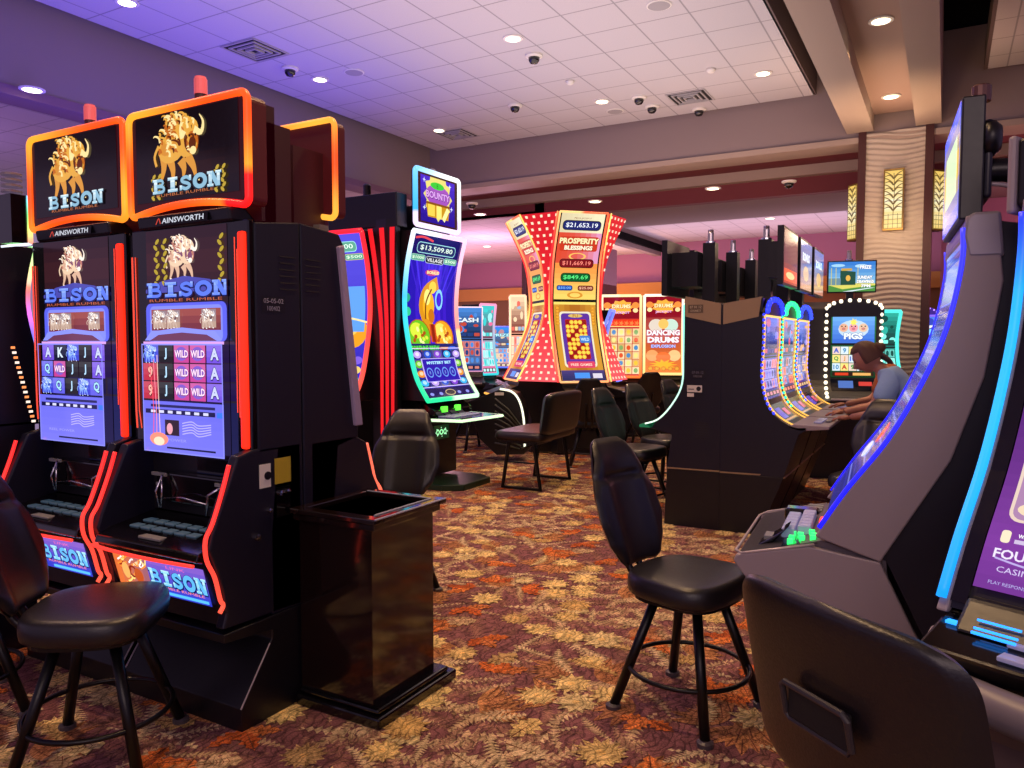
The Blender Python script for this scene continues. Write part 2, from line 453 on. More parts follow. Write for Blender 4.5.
# ------------------------------------------------------------ ceilings and soffits
def tile_mat(name,base,line):
    m=bpy.data.materials.new(name); m.use_nodes=True; N=m.node_tree.nodes; K=m.node_tree.links; b=N['Principled BSDF']
    b.inputs['Roughness'].default_value=.8
    g=N.new('ShaderNodeNewGeometry'); s=N.new('ShaderNodeSeparateXYZ'); K.new(g.outputs['Position'],s.inputs[0])
    masks=[]
    for ax,off in (('X',1.85),('Y',.36)):
        a=N.new('ShaderNodeMath'); a.operation='ADD'; a.inputs[1].default_value=off+61; K.new(s.outputs[ax],a.inputs[0])
        d=N.new('ShaderNodeMath'); d.operation='DIVIDE'; d.inputs[1].default_value=.61; K.new(a.outputs[0],d.inputs[0])
        f=N.new('ShaderNodeMath'); f.operation='FRACT'; K.new(d.outputs[0],f.inputs[0])
        p=N.new('ShaderNodeMath'); p.operation='PINGPONG'; p.inputs[1].default_value=.5; K.new(f.outputs[0],p.inputs[0])
        l=N.new('ShaderNodeMath'); l.operation='LESS_THAN'; l.inputs[1].default_value=.015; K.new(p.outputs[0],l.inputs[0]); masks.append(l)
    mx=N.new('ShaderNodeMath'); mx.operation='MAXIMUM'; K.new(masks[0].outputs[0],mx.inputs[0]); K.new(masks[1].outputs[0],mx.inputs[1])
    nz=N.new('ShaderNodeTexNoise'); nz.inputs['Scale'].default_value=90; K.new(g.outputs['Position'],nz.inputs['Vector'])
    r=N.new('ShaderNodeMixRGB'); r.inputs[1].default_value=lin(base); r.inputs[2].default_value=lin(mixc(base,line,.35)); K.new(nz.outputs['Fac'],r.inputs[0])
    c=N.new('ShaderNodeMixRGB'); c.inputs[2].default_value=lin(line); K.new(mx.outputs[0],c.inputs[0]); K.new(r.outputs[0],c.inputs[1])
    K.new(c.outputs[0],b.inputs['Base Color'])
    return m
TILE=tile_mat('ceiling_tile','c4bfc2','918d91')
FASC=mat('soffit_paint','857674',.8,bump=.03)
CREAM=mat('cream_trim','a08e80',.7)
CRIM=mat('crimson_paint','6e2a30',.7)
VOID=mat('black_reveal','020203',.9,spec=.1)
PINKW=mat('far_wall_paint','a06c86',.8)
def sbox(name,x0,x1,y0,y1,z0,z1,m): return struct(MB().box(x0,x1,y0,y1,z0,z1).build(name,m))
sbox('ceiling',-8.2,-1.7,-3,11.72,5.1,5.2,TILE)
sbox('ceiling.001',.38,5,-3,11.72,5.1,5.2,TILE)
sbox('ceiling.002',-16,6,-4,22,5.75,5.8,VOID)
sbox('trim_1',-1.72,-1.68,-3,11.72,5.1,5.42,mat('tray_edge','5a4a48',.7))
sbox('trim_2',.34,.38,-3,11.72,5.1,5.42,mat('tray_edge'))
# left fascia with lower ceiling behind
sbox('wall_left',-8.75,-8.42,-3,12.0,4.24,5.7,FASC)
sbox('trim_3',-8.78,-8.40,-3,11.9,4.14,4.24,mat('lip_mauve','7a5a68',.7))
sbox('ceiling.003',-16,-8.7,-3,22,4.42,4.5,TILE)
# dark reveal between left fascia and tray comes from the void above
# far fascia and stepped mouldings
sbox('wall_far',-8.75,5,11.8,12.1,4.42,5.7,FASC)
sbox('trim_4',-8.7,5,11.76,12.3,4.36,4.44,CREAM)
sbox('ceiling.004',-8.7,5,12.3,12.95,4.40,4.46,CRIM)
sbox('trim_5',-8.7,5,12.95,13.1,4.24,4.46,CREAM)
sbox('trim_6',-6.9,5,13.1,13.3,3.98,4.24,CRIM)
sbox('trim_7',-6.9,5,13.3,15.2,3.98,4.04,FASC)
sbox('trim_8',-6.9,-6.7,13.1,20,3.9,4.6,FASC)
sbox('trim_9',-6.68,-6.6,15.0,20,4.0,4.16,VOID)
sbox('ceiling.005',-6.7,5,15.2,21,4.3,4.36,TILE)
sbox('trim_10',-6.7,5,15.18,15.24,4.0,4.35,VOID)
sbox('trim_17',-16,-6.9,13.1,13.2,4.04,4.42,CRIM)
sbox('ceiling.006',-14,-6.9,13.1,21,4.05,4.1,TILE)
sbox('wall_back',-16,6,20.5,20.7,0,4.6,PINKW)
sbox('trim_11',-16,6,20.2,20.5,2.85,3.22,mat('ochre_band','b0803c',.7)); sbox('wall_back.001',-16,6,20.3,20.5,0,2.85,mat('brown_wall','6e5236',.8))
sbox('wall_side',4.8,5.0,8,21,0,4.6,mat('red_wall','7c2838',.7))
sbox('wall_side.001',-.1,4.8,15.0,15.2,0,1.75,mat('red_wall'))
sbox('trim_12',-.1,4.8,14.95,15.1,1.75,2.25,mat('ochre_band'))
sbox('wall_side.002',-.1,4.8,15.05,15.2,2.25,4.3,PINKW)
# hanging mauve header panel with black reveal
h=MB().prism([(13.4,3.9),(18.2,3.9),(18.2,2.4),(13.4,2.4)],-7.35,-7.25).build('trim_13',mat('header_mauve','86606e',.8)); struct(h)
# channel beam over the column
for k,(a,b) in enumerate(((-1.27,-.93),(-.42,-.12))):
    sbox('trim_%d'%(14+k),a,b,-3,11.75,4.5,5.5,CREAM)
sbox('ceiling.007',-.95,-.40,-3,11.75,4.72,4.8,mat('beam_recess','a08478',.7))

# ------------------------------------------------------------ column
col=thing('column','square column faced in rippled tan panels with dark red corner trims','column',(-.66,12.1,0))
def wave(u,v):
    x=-.36+.72*u; z=4.48*v
    return (x,-.34-.011*math.sin(2*PI*(z/.07+.42*math.sin(x*6+1.7*math.sin(z*2.1))))-.006*math.sin(z*11+x*8),z)
MB().grid(wave,20,420).build('rippled_panel',mat('column_panel','aca092',.65),col,smooth=True)
MB().box(-.36,.36,-.32,.36,0,4.48).build('core',mat('column_panel'),col)
for x0,x1 in ((-.46,-.36),(.36,.46)):
    MB().box(x0,x1,-.36,.38,0,4.5).build('corner_trim',mat('mahogany','3c1512',.45),col)
GLOW=mat('sconce_glow','40381c',.4,attr='emit',es=1.0)
def sconce(loc,rz,label,w=.29,h=1.1):
    t=thing('wall_sconce',label,'sconce',loc,rz,'tall stained glass sconces on the column')
    MB().box(-w/2,w/2,-.005,.12,0,h).build('housing',mat('brass','8a6a30',.4,metal=.6),t)
    a=Art(w-.02,h-.04,bgf=lambda u,v:mixc('f0c860','fffbe0',max(0,1-abs(v-.45)*1.8)*(.6+.4*math.sin(v*23)**2)))
    W=w-.02
    for k in range(6):
        y=.24+k*.085
        for sg in (1,-1):
            a.stroke([(W/2,y),(W/2+sg*.05,y+.05),(W/2+sg*.12,y+.03)],lambda q:.008*(1-q)+.003,'4a3408')
            a.stroke([(W/2+sg*.01,y+.03),(W/2+sg*.07,y+.08),(W/2+sg*.12,y+.10)],.006,'6a4a14')
    a.stroke([(W/2,.18),(W/2+.01,.5),(W/2,h-.08)],.004,'5a4010')
    for k in range(5): a.rect(k*W/4-.003,.0,k*W/4+.003,.2,'4a3408')
    for k in range(4): a.rect(0,k*.06,W,k*.06+.006,'4a3408')
    a.frame(0,0,W,h-.04,.008,'4a3810')
    a.build('glass_panel',flat(-W/2,.02,-.01),t,GLOW)
sconce((-.66,11.64,3.12),0,'glowing leaf pattern sconce on the front face of the column',.25,.82)
sconce((-1.20,12.0,3.05),-PI/2+.75,'glowing sconce on the left side of the column',.2,.80)
sconce((-.13,12.0,3.12),PI/2-.75,'glowing sconce on the right side of the column',.2,.82)

# ------------------------------------------------------------ ceiling fittings
R3=Matrix.Rotation(YAW,3,'Z')@Matrix.Rotation(PI/2-PITCH,3,'X')
def at(px,py,z):
    d=R3@Vector(((px-512)/FPX,-(py-384)/FPX,-1)); k=(z-H)/d.z
    return (d.x*k,d.y*k,z)
LAMP=mat('downlight_lens','fff4d8',.4,emit='fff0c8',es=6)
def downlight(p,label,r=.085,spot=None,group='recessed downlights in the ceiling'):
    t=thing('recessed_downlight',label,'downlight',p,0,group)
    MB().lathe([(r*1.35,0),(r*1.35,-.012),(r,-.012),(r,.0)],n=20).build('trim_ring',mat('white_plastic'),t)
    MB().lathe([(r*.98,-.015),(r*.6,-.02),(.001,-.021)],n=20).build('lens',LAMP,t)
for k,(x,y,z,lb) in enumerate([(127,2,5.1,'lit downlight at the top left, nearest the black reveal'),(320,79,5.1,'lit downlight right of the dome camera near the large vent'),(439,130,5.1,'lit downlight beside the small vent near the tray corner'),
    (513,38,5.1,'lit downlight on its own in the middle of the tiled ceiling'),(602,101,5.1,'lit downlight just right of centre near the soffit'),(763,73,5.1,'lit downlight near the right edge of the tiled tray'),
    (881,20,4.72,'nearer lit downlight in the recessed beam above the column'),(891,96,4.72,'farther lit downlight in the recessed beam above the column'),
    (32,89,4.2,'lit downlight in the mauve soffit at the far left'),
    (617,172,4.4,'lit downlight in the crimson strip, right of the pair'),(511,186,4.4,'lit downlight in the crimson strip, left of the pair'),
    (595,201,3.98,'lit downlight above the twin curved dragon machines'),(713,188,3.98,'lit downlight in the low soffit left of the column'),
    (701,205,4.3,'small far downlight left of the column'),(754,204,4.3,'small far downlight nearest the left sconce'),(680,217,4.3,'small far downlight above the tall black posts'),(770,218,4.3,'small far downlight over the far wall'),
    (480,214,4.05,'small far downlight over the left lower ceiling'),(487,246,4.05,'lowest small downlight at the far left ceiling')]):
    downlight(at(x,y,z),lb,.085 if z>4.5 else .09)
def dome(p,label):
    t=thing('dome_camera',label,'camera',p,0,'dome security cameras on the ceiling')
    MB().lathe([(.105,0),(.105,-.02),(.075,-.035),(.07,-.035)],n=20).build('mount_ring',mat('white_plastic'),t)
    MB().lathe([(.07,-.034),(.066,-.07),(.045,-.10),(.001,-.112)],n=20).build('dome_lens',BLACKG,t,smooth=True)
for x,y,z,lb in [(290,68,5.1,'black dome camera between the large vent and a downlight'),(534,55,5.1,'black dome camera in the middle of the tiled ceiling'),(639,97,5.1,'black dome camera left of the right hand vent'),(652,106,5.1,'black dome camera just below another by the right hand vent'),(515,105,5.1,'black dome camera low in the tray, left of centre'),(699,109,5.1,'black dome camera against the soffit edge'),(944,163,4.3,'black dome camera right of the column'),(789,181,3.98,'black dome camera in the low soffit left of the column'),(472,203,4.05,'black dome camera at far left lower ceiling'),(640,211,4.3,'small dark dome camera over the far gaming area')]:
    dome(at(x,y,z),lb)
def vent(p,label,w=.56):
    t=thing('ceiling_vent',label,'vent',p,0,'square air vents in the ceiling')
    mb=MB()
    for k in range(4):
        a=w/2*(1-k*.24); b=a-.02; z=-.006-.006*k
        for x0,x1,y0,y1 in ((-a,a,-a,-b),(-a,a,b,a),(-a,-b,-b,b),(b,a,-b,b)): mb.box(x0,x1,y0,y1,z-.006,-.004)
    mb.build('louvre',mat('vent_metal','a8a4a4',.5),t)
    MB().box(-w/2+.01,w/2-.01,-w/2+.01,w/2-.01,-.003,0).build('duct_opening',mat('vent_dark','241f22',.8),t)
for x,y,z,lb in [(255,50,5.1,'large square vent near the black reveal at left'),(457,134,5.1,'small square vent near the corner of the tray'),(690,97,5.1,'square vent by three dome cameras at right'),(675,203,4.3,'small far vent in the low tiled ceiling'),(835,183,4.3,'small far vent beside the left sconce')]:
    vent(at(x,y,z),lb)
def speaker(p,label):
    t=thing('ceiling_speaker',label,'speaker',p,0,'round flush ceiling speakers')
    MB().lathe([(.13,0),(.13,-.008),(.115,-.012)],n=24).build('rim',mat('white_plastic'),t)
    MB().lathe([(.115,-.013),(.001,-.014)],n=24).build('grille',mat('speaker_grille','9a9698',.7),t)
for x,y,lb in [(354,72,'round white ceiling speaker right of a downlight'),(659,5,'round grey ceiling speaker at the top edge'),(615,111,'round ceiling speaker beside a lit downlight near the soffit')]: speaker(at(x,y,5.1),lb)
def sprinkler(p,label):
    t=thing('smoke_detector',label,'detector',p,0)
    MB().lathe([(.06,0),(.06,-.02),(.035,-.045),(.001,-.05)],n=18).build('body',mat('white_plastic'),t,smooth=True)
sprinkler(at(570,81,5.1),'small white detector in the middle of the tiled ceiling'); sprinkler(at(711,69,5.1),'small white twin head detector above the right hand vent')
# ------------------------------------------------------------ screen artwork
def bison(a,cx,cy,s,pal=('dca040','b8621c','f8dc98','5a2408','ffffff')):
    g,o,l,d,w=pal
    r=random.Random(5)
    E=lambda x,y,rx,ry,c,rot=0: a.ell(cx+x*s,cy+y*s,rx*s,ry*s,c,rot,14)
    # legs
    for x,y,x2,y2 in ((-.42,-.1,-.5,-.5),(-.28,-.15,-.22,-.52),(.12,-.15,.3,-.5),(-.02,-.2,.02,-.46)):
        a.stroke([(cx+x*s,cy+y*s),(cx+(x+x2)/2*s+.04*s,cy+(y+y2)/2*s),(cx+x2*s,cy+y2*s)],lambda q:s*(.075*(1-q)+.018),mixc(g,o,.3))
        a.stroke([(cx+x2*s,cy+y2*s),(cx+x2*s+.08*s,cy+y2*s-.02*s)],s*.025,l)
    E(-.22,.0,.32,.22,g,.25); E(-.05,.17,.3,.26,o,.1); E(.1,.12,.26,.30,g,0); E(.22,.08,.17,.22,d)
    E(-.3,.02,.2,.12,mixc(g,o,.4),.3); E(.2,.25,.18,.14,g,-.4); E(.24,.02,.13,.17,o)
    for k in range(80):          # mane and flame tufts
        x=r.uniform(-.5,.3); y=r.uniform(-.2,.38)+ .06
        if (x+.1)**2/.2+(y-.1)**2/.12>1.1: continue
        h=r.uniform(.05,.11); b=r.uniform(-1.6,.1)
        a.stroke([(cx+x*s,cy+y*s),(cx+(x+b*h*.5+.03)*s,cy+(y+h*.7)*s),(cx+(x+b*h)*s,cy+(y+h)*s),(cx+(x+b*h*1.3)*s,cy+(y+h*.8)*s)],lambda q:s*(.022*(1-q)+.004),r.choice((g,o,l,d,g,l)),3)
    a.stroke([(cx+.3*s,cy+.2*s),(cx+.45*s,cy+.14*s),(cx+.5*s,cy+.28*s),(cx+.42*s,cy+.4*s)],lambda q:s*(.05*(1-q)+.006),l)
    a.stroke([(cx+.08*s,cy+.2*s),(cx+.02*s,cy+.12*s),(cx-.0*s,cy+.26*s),(cx+.03*s,cy+.36*s)],lambda q:s*(.045*(1-q)+.006),l)
    E(.26,.0,.08,.1,d); E(.27,-.1,.07,.06,l); E(.2,.12,.025,.02,'200800'); E(.33,.12,.022,.02,'200800')
    a.stroke([(cx-.5*s,cy+.05*s),(cx-.6*s,cy-.1*s),(cx-.56*s,cy-.25*s)],lambda q:s*.025,g)

def slab(a,cx,cy,w,h,c,out,grad=None):
    lw=w/4.75
    def draw(col,dx,dy,fat):
        for i,ch in enumerate('BISON'):
            k=lw*(.97 if ch!='I' else .74); x0=cx-w/2+lw*(i+.5)-k/2+(0,.02,-.03,0,.0)[i]*lw+dx; y0=cy-h/2+dy
            X=lambda q:x0+q*k; Yy=lambda q:y0+q*h
            R=lambda p,q,r,s_:a.rect(X(p-fat),Yy(q-fat*.5),X(r+fat),Yy(s_+fat*.5),col,None if not grad or col!=c else mixc(c,grad,(q+s_)/2),n=1) if True else 0
            R=lambda p,q,r,s_:a.rect(X(p-fat),Yy(q-fat*.5),X(r+fat),Yy(s_+fat*.5),col,col if not grad or col!=c else grad,n=3)
            wd=(.12+fat)*h*.95
            if ch=='I': R(.28,0,.72,1); R(.02,0,.98,.2); R(.02,.8,.98,1)
            elif ch=='N': R(.10,0,.34,1); R(.68,0,.90,1); a.poly([(X(.08),Yy(1)),(X(.42),Yy(1)),(X(.92),Yy(0)),(X(.6),Yy(0))],col); R(0,0,.44,.17); R(0,.83,.36,1); R(.58,.83,1,1)
            elif ch=='O': a.ring(X(.5),Yy(.5),k*(.24-fat),k*(.52+fat),col,20,h/k*1.0)
            elif ch=='S': a.stroke([(X(.82),Yy(.72)),(X(.55),Yy(.88)),(X(.22),Yy(.76)),(X(.3),Yy(.58)),(X(.7),Yy(.42)),(X(.8),Yy(.24)),(X(.5),Yy(.1)),(X(.16),Yy(.26))],wd,col); R(.76,.62,.92,.98); R(.06,.03,.22,.36)
            else: R(.10,0,.36,1); R(0,0,.36,.18); R(0,.82,.36,1); a.stroke([(X(.3),Yy(.89)),(X(.68),Yy(.88)),(X(.8),Yy(.72)),(X(.66),Yy(.55)),(X(.3),Yy(.53))],wd*.85,col); a.stroke([(X(.3),Yy(.5)),(X(.74),Yy(.46)),(X(.88),Yy(.28)),(X(.74),Yy(.11)),(X(.3),Yy(.1))],wd*.9,col)
    hh=a.hold; a._l(); a.hold=True
    draw(out,0,-h*.05,.07)
    a.hold=hh; a._l(); a.hold=True
    draw(c,0,0,0)
    a.hold=hh
def art_bison_topper(w,h,lit):
    a=Art(w,h,bgf=lambda u,v:mixc('0c0509','3a1208',max(0,.75-abs(v-.3)*3.2)*max(0,1-abs(u-.55)*1.8)*lit),nv=10,nu=8)
    bison(a,w*.47,h*.60,h*.78)
    if lit>.7:
        for x in (.18,.24,.80,.86):
            for k in range(6): a.ell(w*x+.01*(k%2),h*(.04+k*.05),.014,.008,'b89a30',.7 if k%2 else -.7,8)
    slab(a,w*.50,h*.17,w*.64,h*.17,'88b4cc','10202c','e8f4f8')
    a.text('RUMBLE RUMBLE',w*.5,h*.06,h*.032,'b86838',w*.56)
    return a
SYM={'A':('6a48d8','c8d0ff'),'K':('101030','d8e8ff'),'Q':('5a58e0','a8e0ff'),'J':('08080c','b8e0ff'),'9':('b82038','ffb0a0'),'10':('2850d0','c0e0ff'),'W':('c03a90','ffe0ff'),'B':('3038c8','9ab8ff')}
def reel_cell(a,x0,y0,x1,y1,s,txt=None):
    bg,fg=SYM[s]
    a.rect(x0,y0,x1,y1,bg,mixc(bg,'ffffff',.22),n=3)
    cx,cy=(x0+x1)/2,(y0+y1)/2
    if s=='W':
        a.ell(cx,cy,(x1-x0)*.4,(y1-y0)*.4,'8058c8'); a.text('WILD',cx,cy,(y1-y0)*.42,fg,(x1-x0)*.9,.03,outline='702060')
    elif s=='B': bison(a,cx,cy,(x1-x0)*.8,('8ab0ff','5070e0','d0e0ff','2030a0','fff'+'fff'))
    else: a.text(s,cx,cy,(y1-y0)*.66,fg,None if len(s)==1 else (x1-x0)*.75,.04,outline=mixc(bg,'000000',.6))
def art_bison_main(w,h,rows,warm):
    a=Art(w,h,bgf=lambda u,v:mixc('150a18','3a1a20',max(0,1-abs(v-.85)*4)),nv=20)
    B='5a60e8'; Bl='7880f0'
    bison(a,w*.48,h*.875,h*.19,('e8c8a8','b87868','fff0e0','7a4868','ffffff'))
    a.poly([(0,h*.735),(w*.2,h*.77),(w*.5,h*.79),(w*.8,h*.77),(w,h*.735),(w,h*.72),(0,h*.72)],'4848a8')
    if warm:
        for x in (.14,.24,.93):
            for k in range(8): a.ell(w*x+.012*(k%2),h*(.76+k*.027),.017,.009,'b09828',.7 if k%2 else -.7,8)
    slab(a,w*.5,h*.732,w*.97,h*.066,'5a78ee','101858','96b4ff')
    a.text('RUMBLE RUMBLE',w*.5,h*.685,h*.012,'c06040',w*.9)
    a.rrect(0,h*.50,w,h*.672,.03,B)
    a.rrect(w*.05,h*.50,w*.95,h*.66,.025,'8088f0')
    a.rect(w*.07,h*.55,w*.93,h*.645,'6a2838','a05048',n=3)
    for k in range(3):
        x=w*(.09+(0,.19,.64)[k]); a.rect(x,h*.56,x+w*.17,h*.64,'c0a088','8a7888',n=3); bison(a,x+w*.085,h*.6,w*.15,('d8c0b0','9a7870','ffffff','604048','ffffff'))
    a.poly([(w*.02,h*.505),(w*.1,h*.545),(w*.5,h*.562),(w*.9,h*.545),(w*.98,h*.505)],'8890f8')
    a.poly([(w*.08,h*.503),(w*.2,h*.53),(w*.5,h*.54),(w*.8,h*.53),(w*.92,h*.503)],'6a3858')
    a.rect(0,h*.488,w,h*.5,'d8a0e8')
    n=5
    for j,row in enumerate(rows):
        for i,s in enumerate(row):
            x0=w*(i/n)+.004; x1=w*((i+1)/n)-.004; y1=h*(.485-j*.083); y0=y1-h*.078
            reel_cell(a,x0,y0,x1,y1,s)
    a.rect(0,0,w,h*.232,'7a78ee','6a6ae8')
    a.rect(w*.1,h*.205,w*.9,h*.217,'20205a'); a.rect(w*.03,h*.175,w*.9,h*.195,'16164a')
    for k in range(7): a.rect(w*(.1+k*.11),h*.179,w*(.16+k*.11),h*.191,'d8d8ff')
    a.rect(w*.92,h*.172,w*.99,h*.196,'3a78ff')
    if warm: a.rect(w*.28,h*.08,w*.46,h*.15,'2a1a2a'); a.ell(w*.34,h*.11,.02,.025,'e8a0b0'); 
    for k in range(5): a.stroke([(w*.5,h*(.09+k*.012)),(w*.62,h*(.1+k*.012)),(w*.7,h*(.085+k*.012)),(w*.85,h*(.1+k*.01))],.0022,'b8b0ff')
    a.text('REEL POWER',w*.35,h*.06,h*.012,'9a98ff',w*.4); a.rect(w*.3,h*.02,w*.9,h*.028,'20204a')
    if warm:      # hot glow painted by the game over the left reels
        for k in range(3): a.stroke([(w*(.12+.05*k),h*.05),(w*(.14+.035*k),h*.2),(w*(.1+.05*k),h*(.4+.02*k))],.0022,('ff5060','ff90a0','ffd0c0')[k%3])
        a.ell(w*.2,h*.06,w*.12,h*.03,'ff9078'); a.ell(w*.2,h*.05,w*.07,h*.02,'ffe0c0')
    a.frame(0,0,w,h*.49,.006,'8a8cf8')
    return a
def art_bison_belly(w,h):
    a=Art(w,h,bgf=lambda u,v:mixc('2838c8','8a60c8',v) if u>.35 else mixc('e87030','6050a0',u*1.6),nv=6,nu=16)
    for k in range(26):
        r=random.Random(k); x=r.uniform(0,.34)*w; y=r.uniform(.05,.9)*h
        a.stroke([(x,y),(x+.02,y+.02*r.uniform(-1,1)),(x+.035,y+.02)],.004,r.choice(('ffe080','ff9030','ffffff','a02010','ffd0a0')),3)
    a.ring(w*.2,h*.5,.02,.03,'8a2010'); a.ell(w*.12,h*.5,.025,.04,'f0b060'); a.ell(w*.26,h*.42,.03,.035,'c05020')
    slab(a,w*.68,h*.52,w*.58,h*.44,'60b8f4','0c1860','c8f4ff')
    a.text('RUMBLE RUMBLE',w*.7,h*.24,h*.07,'ff9090',w*.5)
    a.text('LINK',w*.7,h*.85,h*.08,'e868b8',w*.2)
    a.rect(w*.5,h*.05,w*.98,h*.13,'5ac0ff'); 
    return a
def coin(a,x,y,r,c='f0a830',c2='a85810'):
    a.ell(x,y,r,r,c2); a.ell(x,y,r*.84,r*.84,c); a.ring(x,y,r*.5,r*.6,c2,12)
def pill(a,cx,cy,w,h,bg,txt,fg,rim='e0c060',bold=.02):
    a.rrect(cx-w/2-h*.08,cy-h*.58,cx+w/2+h*.08,cy+h*.58,h*.45,rim); a.rrect(cx-w/2,cy-h*.5,cx+w/2,cy+h*.5,h*.4,bg)
    a.text(txt,cx,cy,h*.6,fg,w*.86,min(bold,.012))
def art_cash(w,h):
    a=Art(w,h,bgf=lambda u,v:mixc('1c10a0','5a28f0',max(0,1-abs(u-.5)*2)*(.4+.6*math.sin(u*22)**2)),nv=30,nu=16)
    for k in range(9): a.poly([(w*.5,h*.42),(w*(k/8),h*.85),(w*(k/8+.04),h*.85)],'4a30e8' if k%2 else '3a20c8')
    a.rect(0,h*.86,w,h,'1a1060'); a.stroke([(w*.05,h*.965),(w*.2,h*.975),(w*.4,h*.96)],.012,'e84850')
    pill(a,w*.5,h*.915,w*.76,h*.055,'202a60','$13,509.80','e8fff0','a0e0e8',.04)
    pill(a,w*.17,h*.855,w*.26,h*.032,'60a890','$1000','e8ffe0','a8d8c0'); pill(a,w*.82,h*.855,w*.26,h*.032,'60a890','$500','e8ffe0','a8d8c0')
    pill(a,w*.5,h*.85,w*.36,h*.036,'101020','VILLAGE','ffffff','c8d0e0')
    a.ell(w*.46,h*.775,.11,.035,'b83878'); a.ell(w*.54,h*.78,.09,.03,'e87a90'); a.text('BONUS',w*.5,h*.777,h*.018,'fff0a0',w*.24,.03)
    # golden bottle and round fruit-like treasure
    a.stroke([(w*.5,h*.42),(w*.34,h*.55),(w*.4,h*.66),(w*.62,h*.72)],.075,'d89018'); a.ell(w*.45,h*.58,.11,.16,'f0b020'); a.ell(w*.42,h*.63,.06,.09,'fff080')
    a.ell(w*.52,h*.69,.07,.07,'f8d040'); a.ring(w*.66,h*.62,.05,.075,'8ad0ff',18,1.6); a.ell(w*.5,h*.52,.06,.08,'c87010')
    a.stroke([(w*.38,h*.5),(w*.4,h*.6),(w*.5,h*.68)],.012,'7a4008')
    for cx,c1,c2,c3 in ((.22,'68c020','d8e840','a85010'),(.70,'f0a020','ffe060','b04810')):
        a.ell(w*cx,h*.40,.21,.185,c3); a.ell(w*cx,h*.405,.19,.165,c1); a.ell(w*(cx-.04),h*.43,.12,.09,c2)
        for k in range(14):
            t=k*2.4; a.ell(w*cx+.13*math.cos(t)*(.4+k*.045),h*.4+.11*math.sin(t)*(.4+k*.045),.03,.022,(c3,c2,'f8f8a0',c1)[k%4],t)
    a.rect(w*.44,h*.36,w*.56,h*.47,'d04818'); a.rect(w*.47,h*.36,w*.53,h*.47,'8a2008')
    a.ell(0.02,h*.62,.06,.05,'28a880'); a.ell(.03,h*.54,.06,.05,'30c890'); a.rect(0,h*.33,w,h*.352,'18206a')
    a.text('FORTUNE BREW',w*.3,h*.325,h*.03,'50e050',w*.55,.04,outline='083808'); a.ell(w*.85,h*.32,.1,.03,'3060e0')
    # reels
    syms=['38b0f0','50c050','30d060','c0a0ff','60d0c0','f09030','2050d0','e06040','f0d070','8040d0','70c020','f06020']
    for j in range(4):
        for i in range(5):
            x0=w*i/5; y0=h*(.085+j*.058); a.rect(x0+.004,y0+.003,x0+w/5-.004,y0+h*.055,mixc('182060','e0d0c0',.15*((i+j)%3)))
            a.ell(x0+w*.1,y0+h*.027,.07,h*.022,syms[(i*3+j*5)%12]); a.ell(x0+w*.1,y0+h*.03,.035,h*.012,mixc(syms[(i*3+j*5)%12],'ffffff',.6))
    a.rect(w*.15,h*.115,w*.86,h*.262,'c8b8ff'); a.rect(w*.17,h*.119,w*.84,h*.258,'2a18a8')
    a.text('MYSTERY BET',w*.5,h*.235,h*.018,'b0e8ff',w*.5,.04)
    for k in range(4): a.ring(w*(.27+k*.155),h*.175,.045,.06,'6a9ae8',16); a.text('8',w*(.27+k*.155),h*.175,h*.02,'8ab0f0')
    a.rect(0,0,w,h*.075,'141052'); a.frame(0,h*.08,w,h*.325,.008,'e8d8ff'); a.ell(w*.5,h*.04,.1,.04,'c0a880'); a.ell(w*.5,h*.04,.085,.03,'302838')
    for x in (.12,.3,.68,.86): a.ell(w*x,h*.035,.035,.02,'8a90e8')
    return a
def art_cash_topper(w,h):
    a=Art(w,h,bgf=lambda u,v:mixc('24108a','4a28c8',v),nv=6,nu=6)
    a.star(w*.5,h*.6,w*.42,w*.34,12,'e8d878'); a.ell(w*.5,h*.62,w*.36,h*.24,'a050b8'); a.ell(w*.48,h*.83,w*.2,h*.08,'38c838'); a.text('8',w*.48,h*.83,h*.1,'208020')
    a.text('BOUNTY',w*.5,h*.62,h*.16,'d8a0e8',w*.7,.04,outline='502078'); a.poly([(w*.15,h*.42),(w*.85,h*.42),(w*.8,h*.12),(w*.2,h*.12)],'c89018')
    a.rect(w*.2,h*.15,w*.4,h*.4,'f0d050'); a.rect(w*.45,h*.12,w*.6,h*.42,'ffe878'); a.stroke([(w*.65,h*.1),(w*.8,h*.38)],.03,'fff0a0'); a.rect(w*.15,h*.4,w*.85,h*.45,'8a5010')
    for x,y in ((.1,.9),(.85,.9),(.9,.4),(.1,.3)): a.star(w*x,h*y,.03,.01,4,'d8e0ff')
    return a
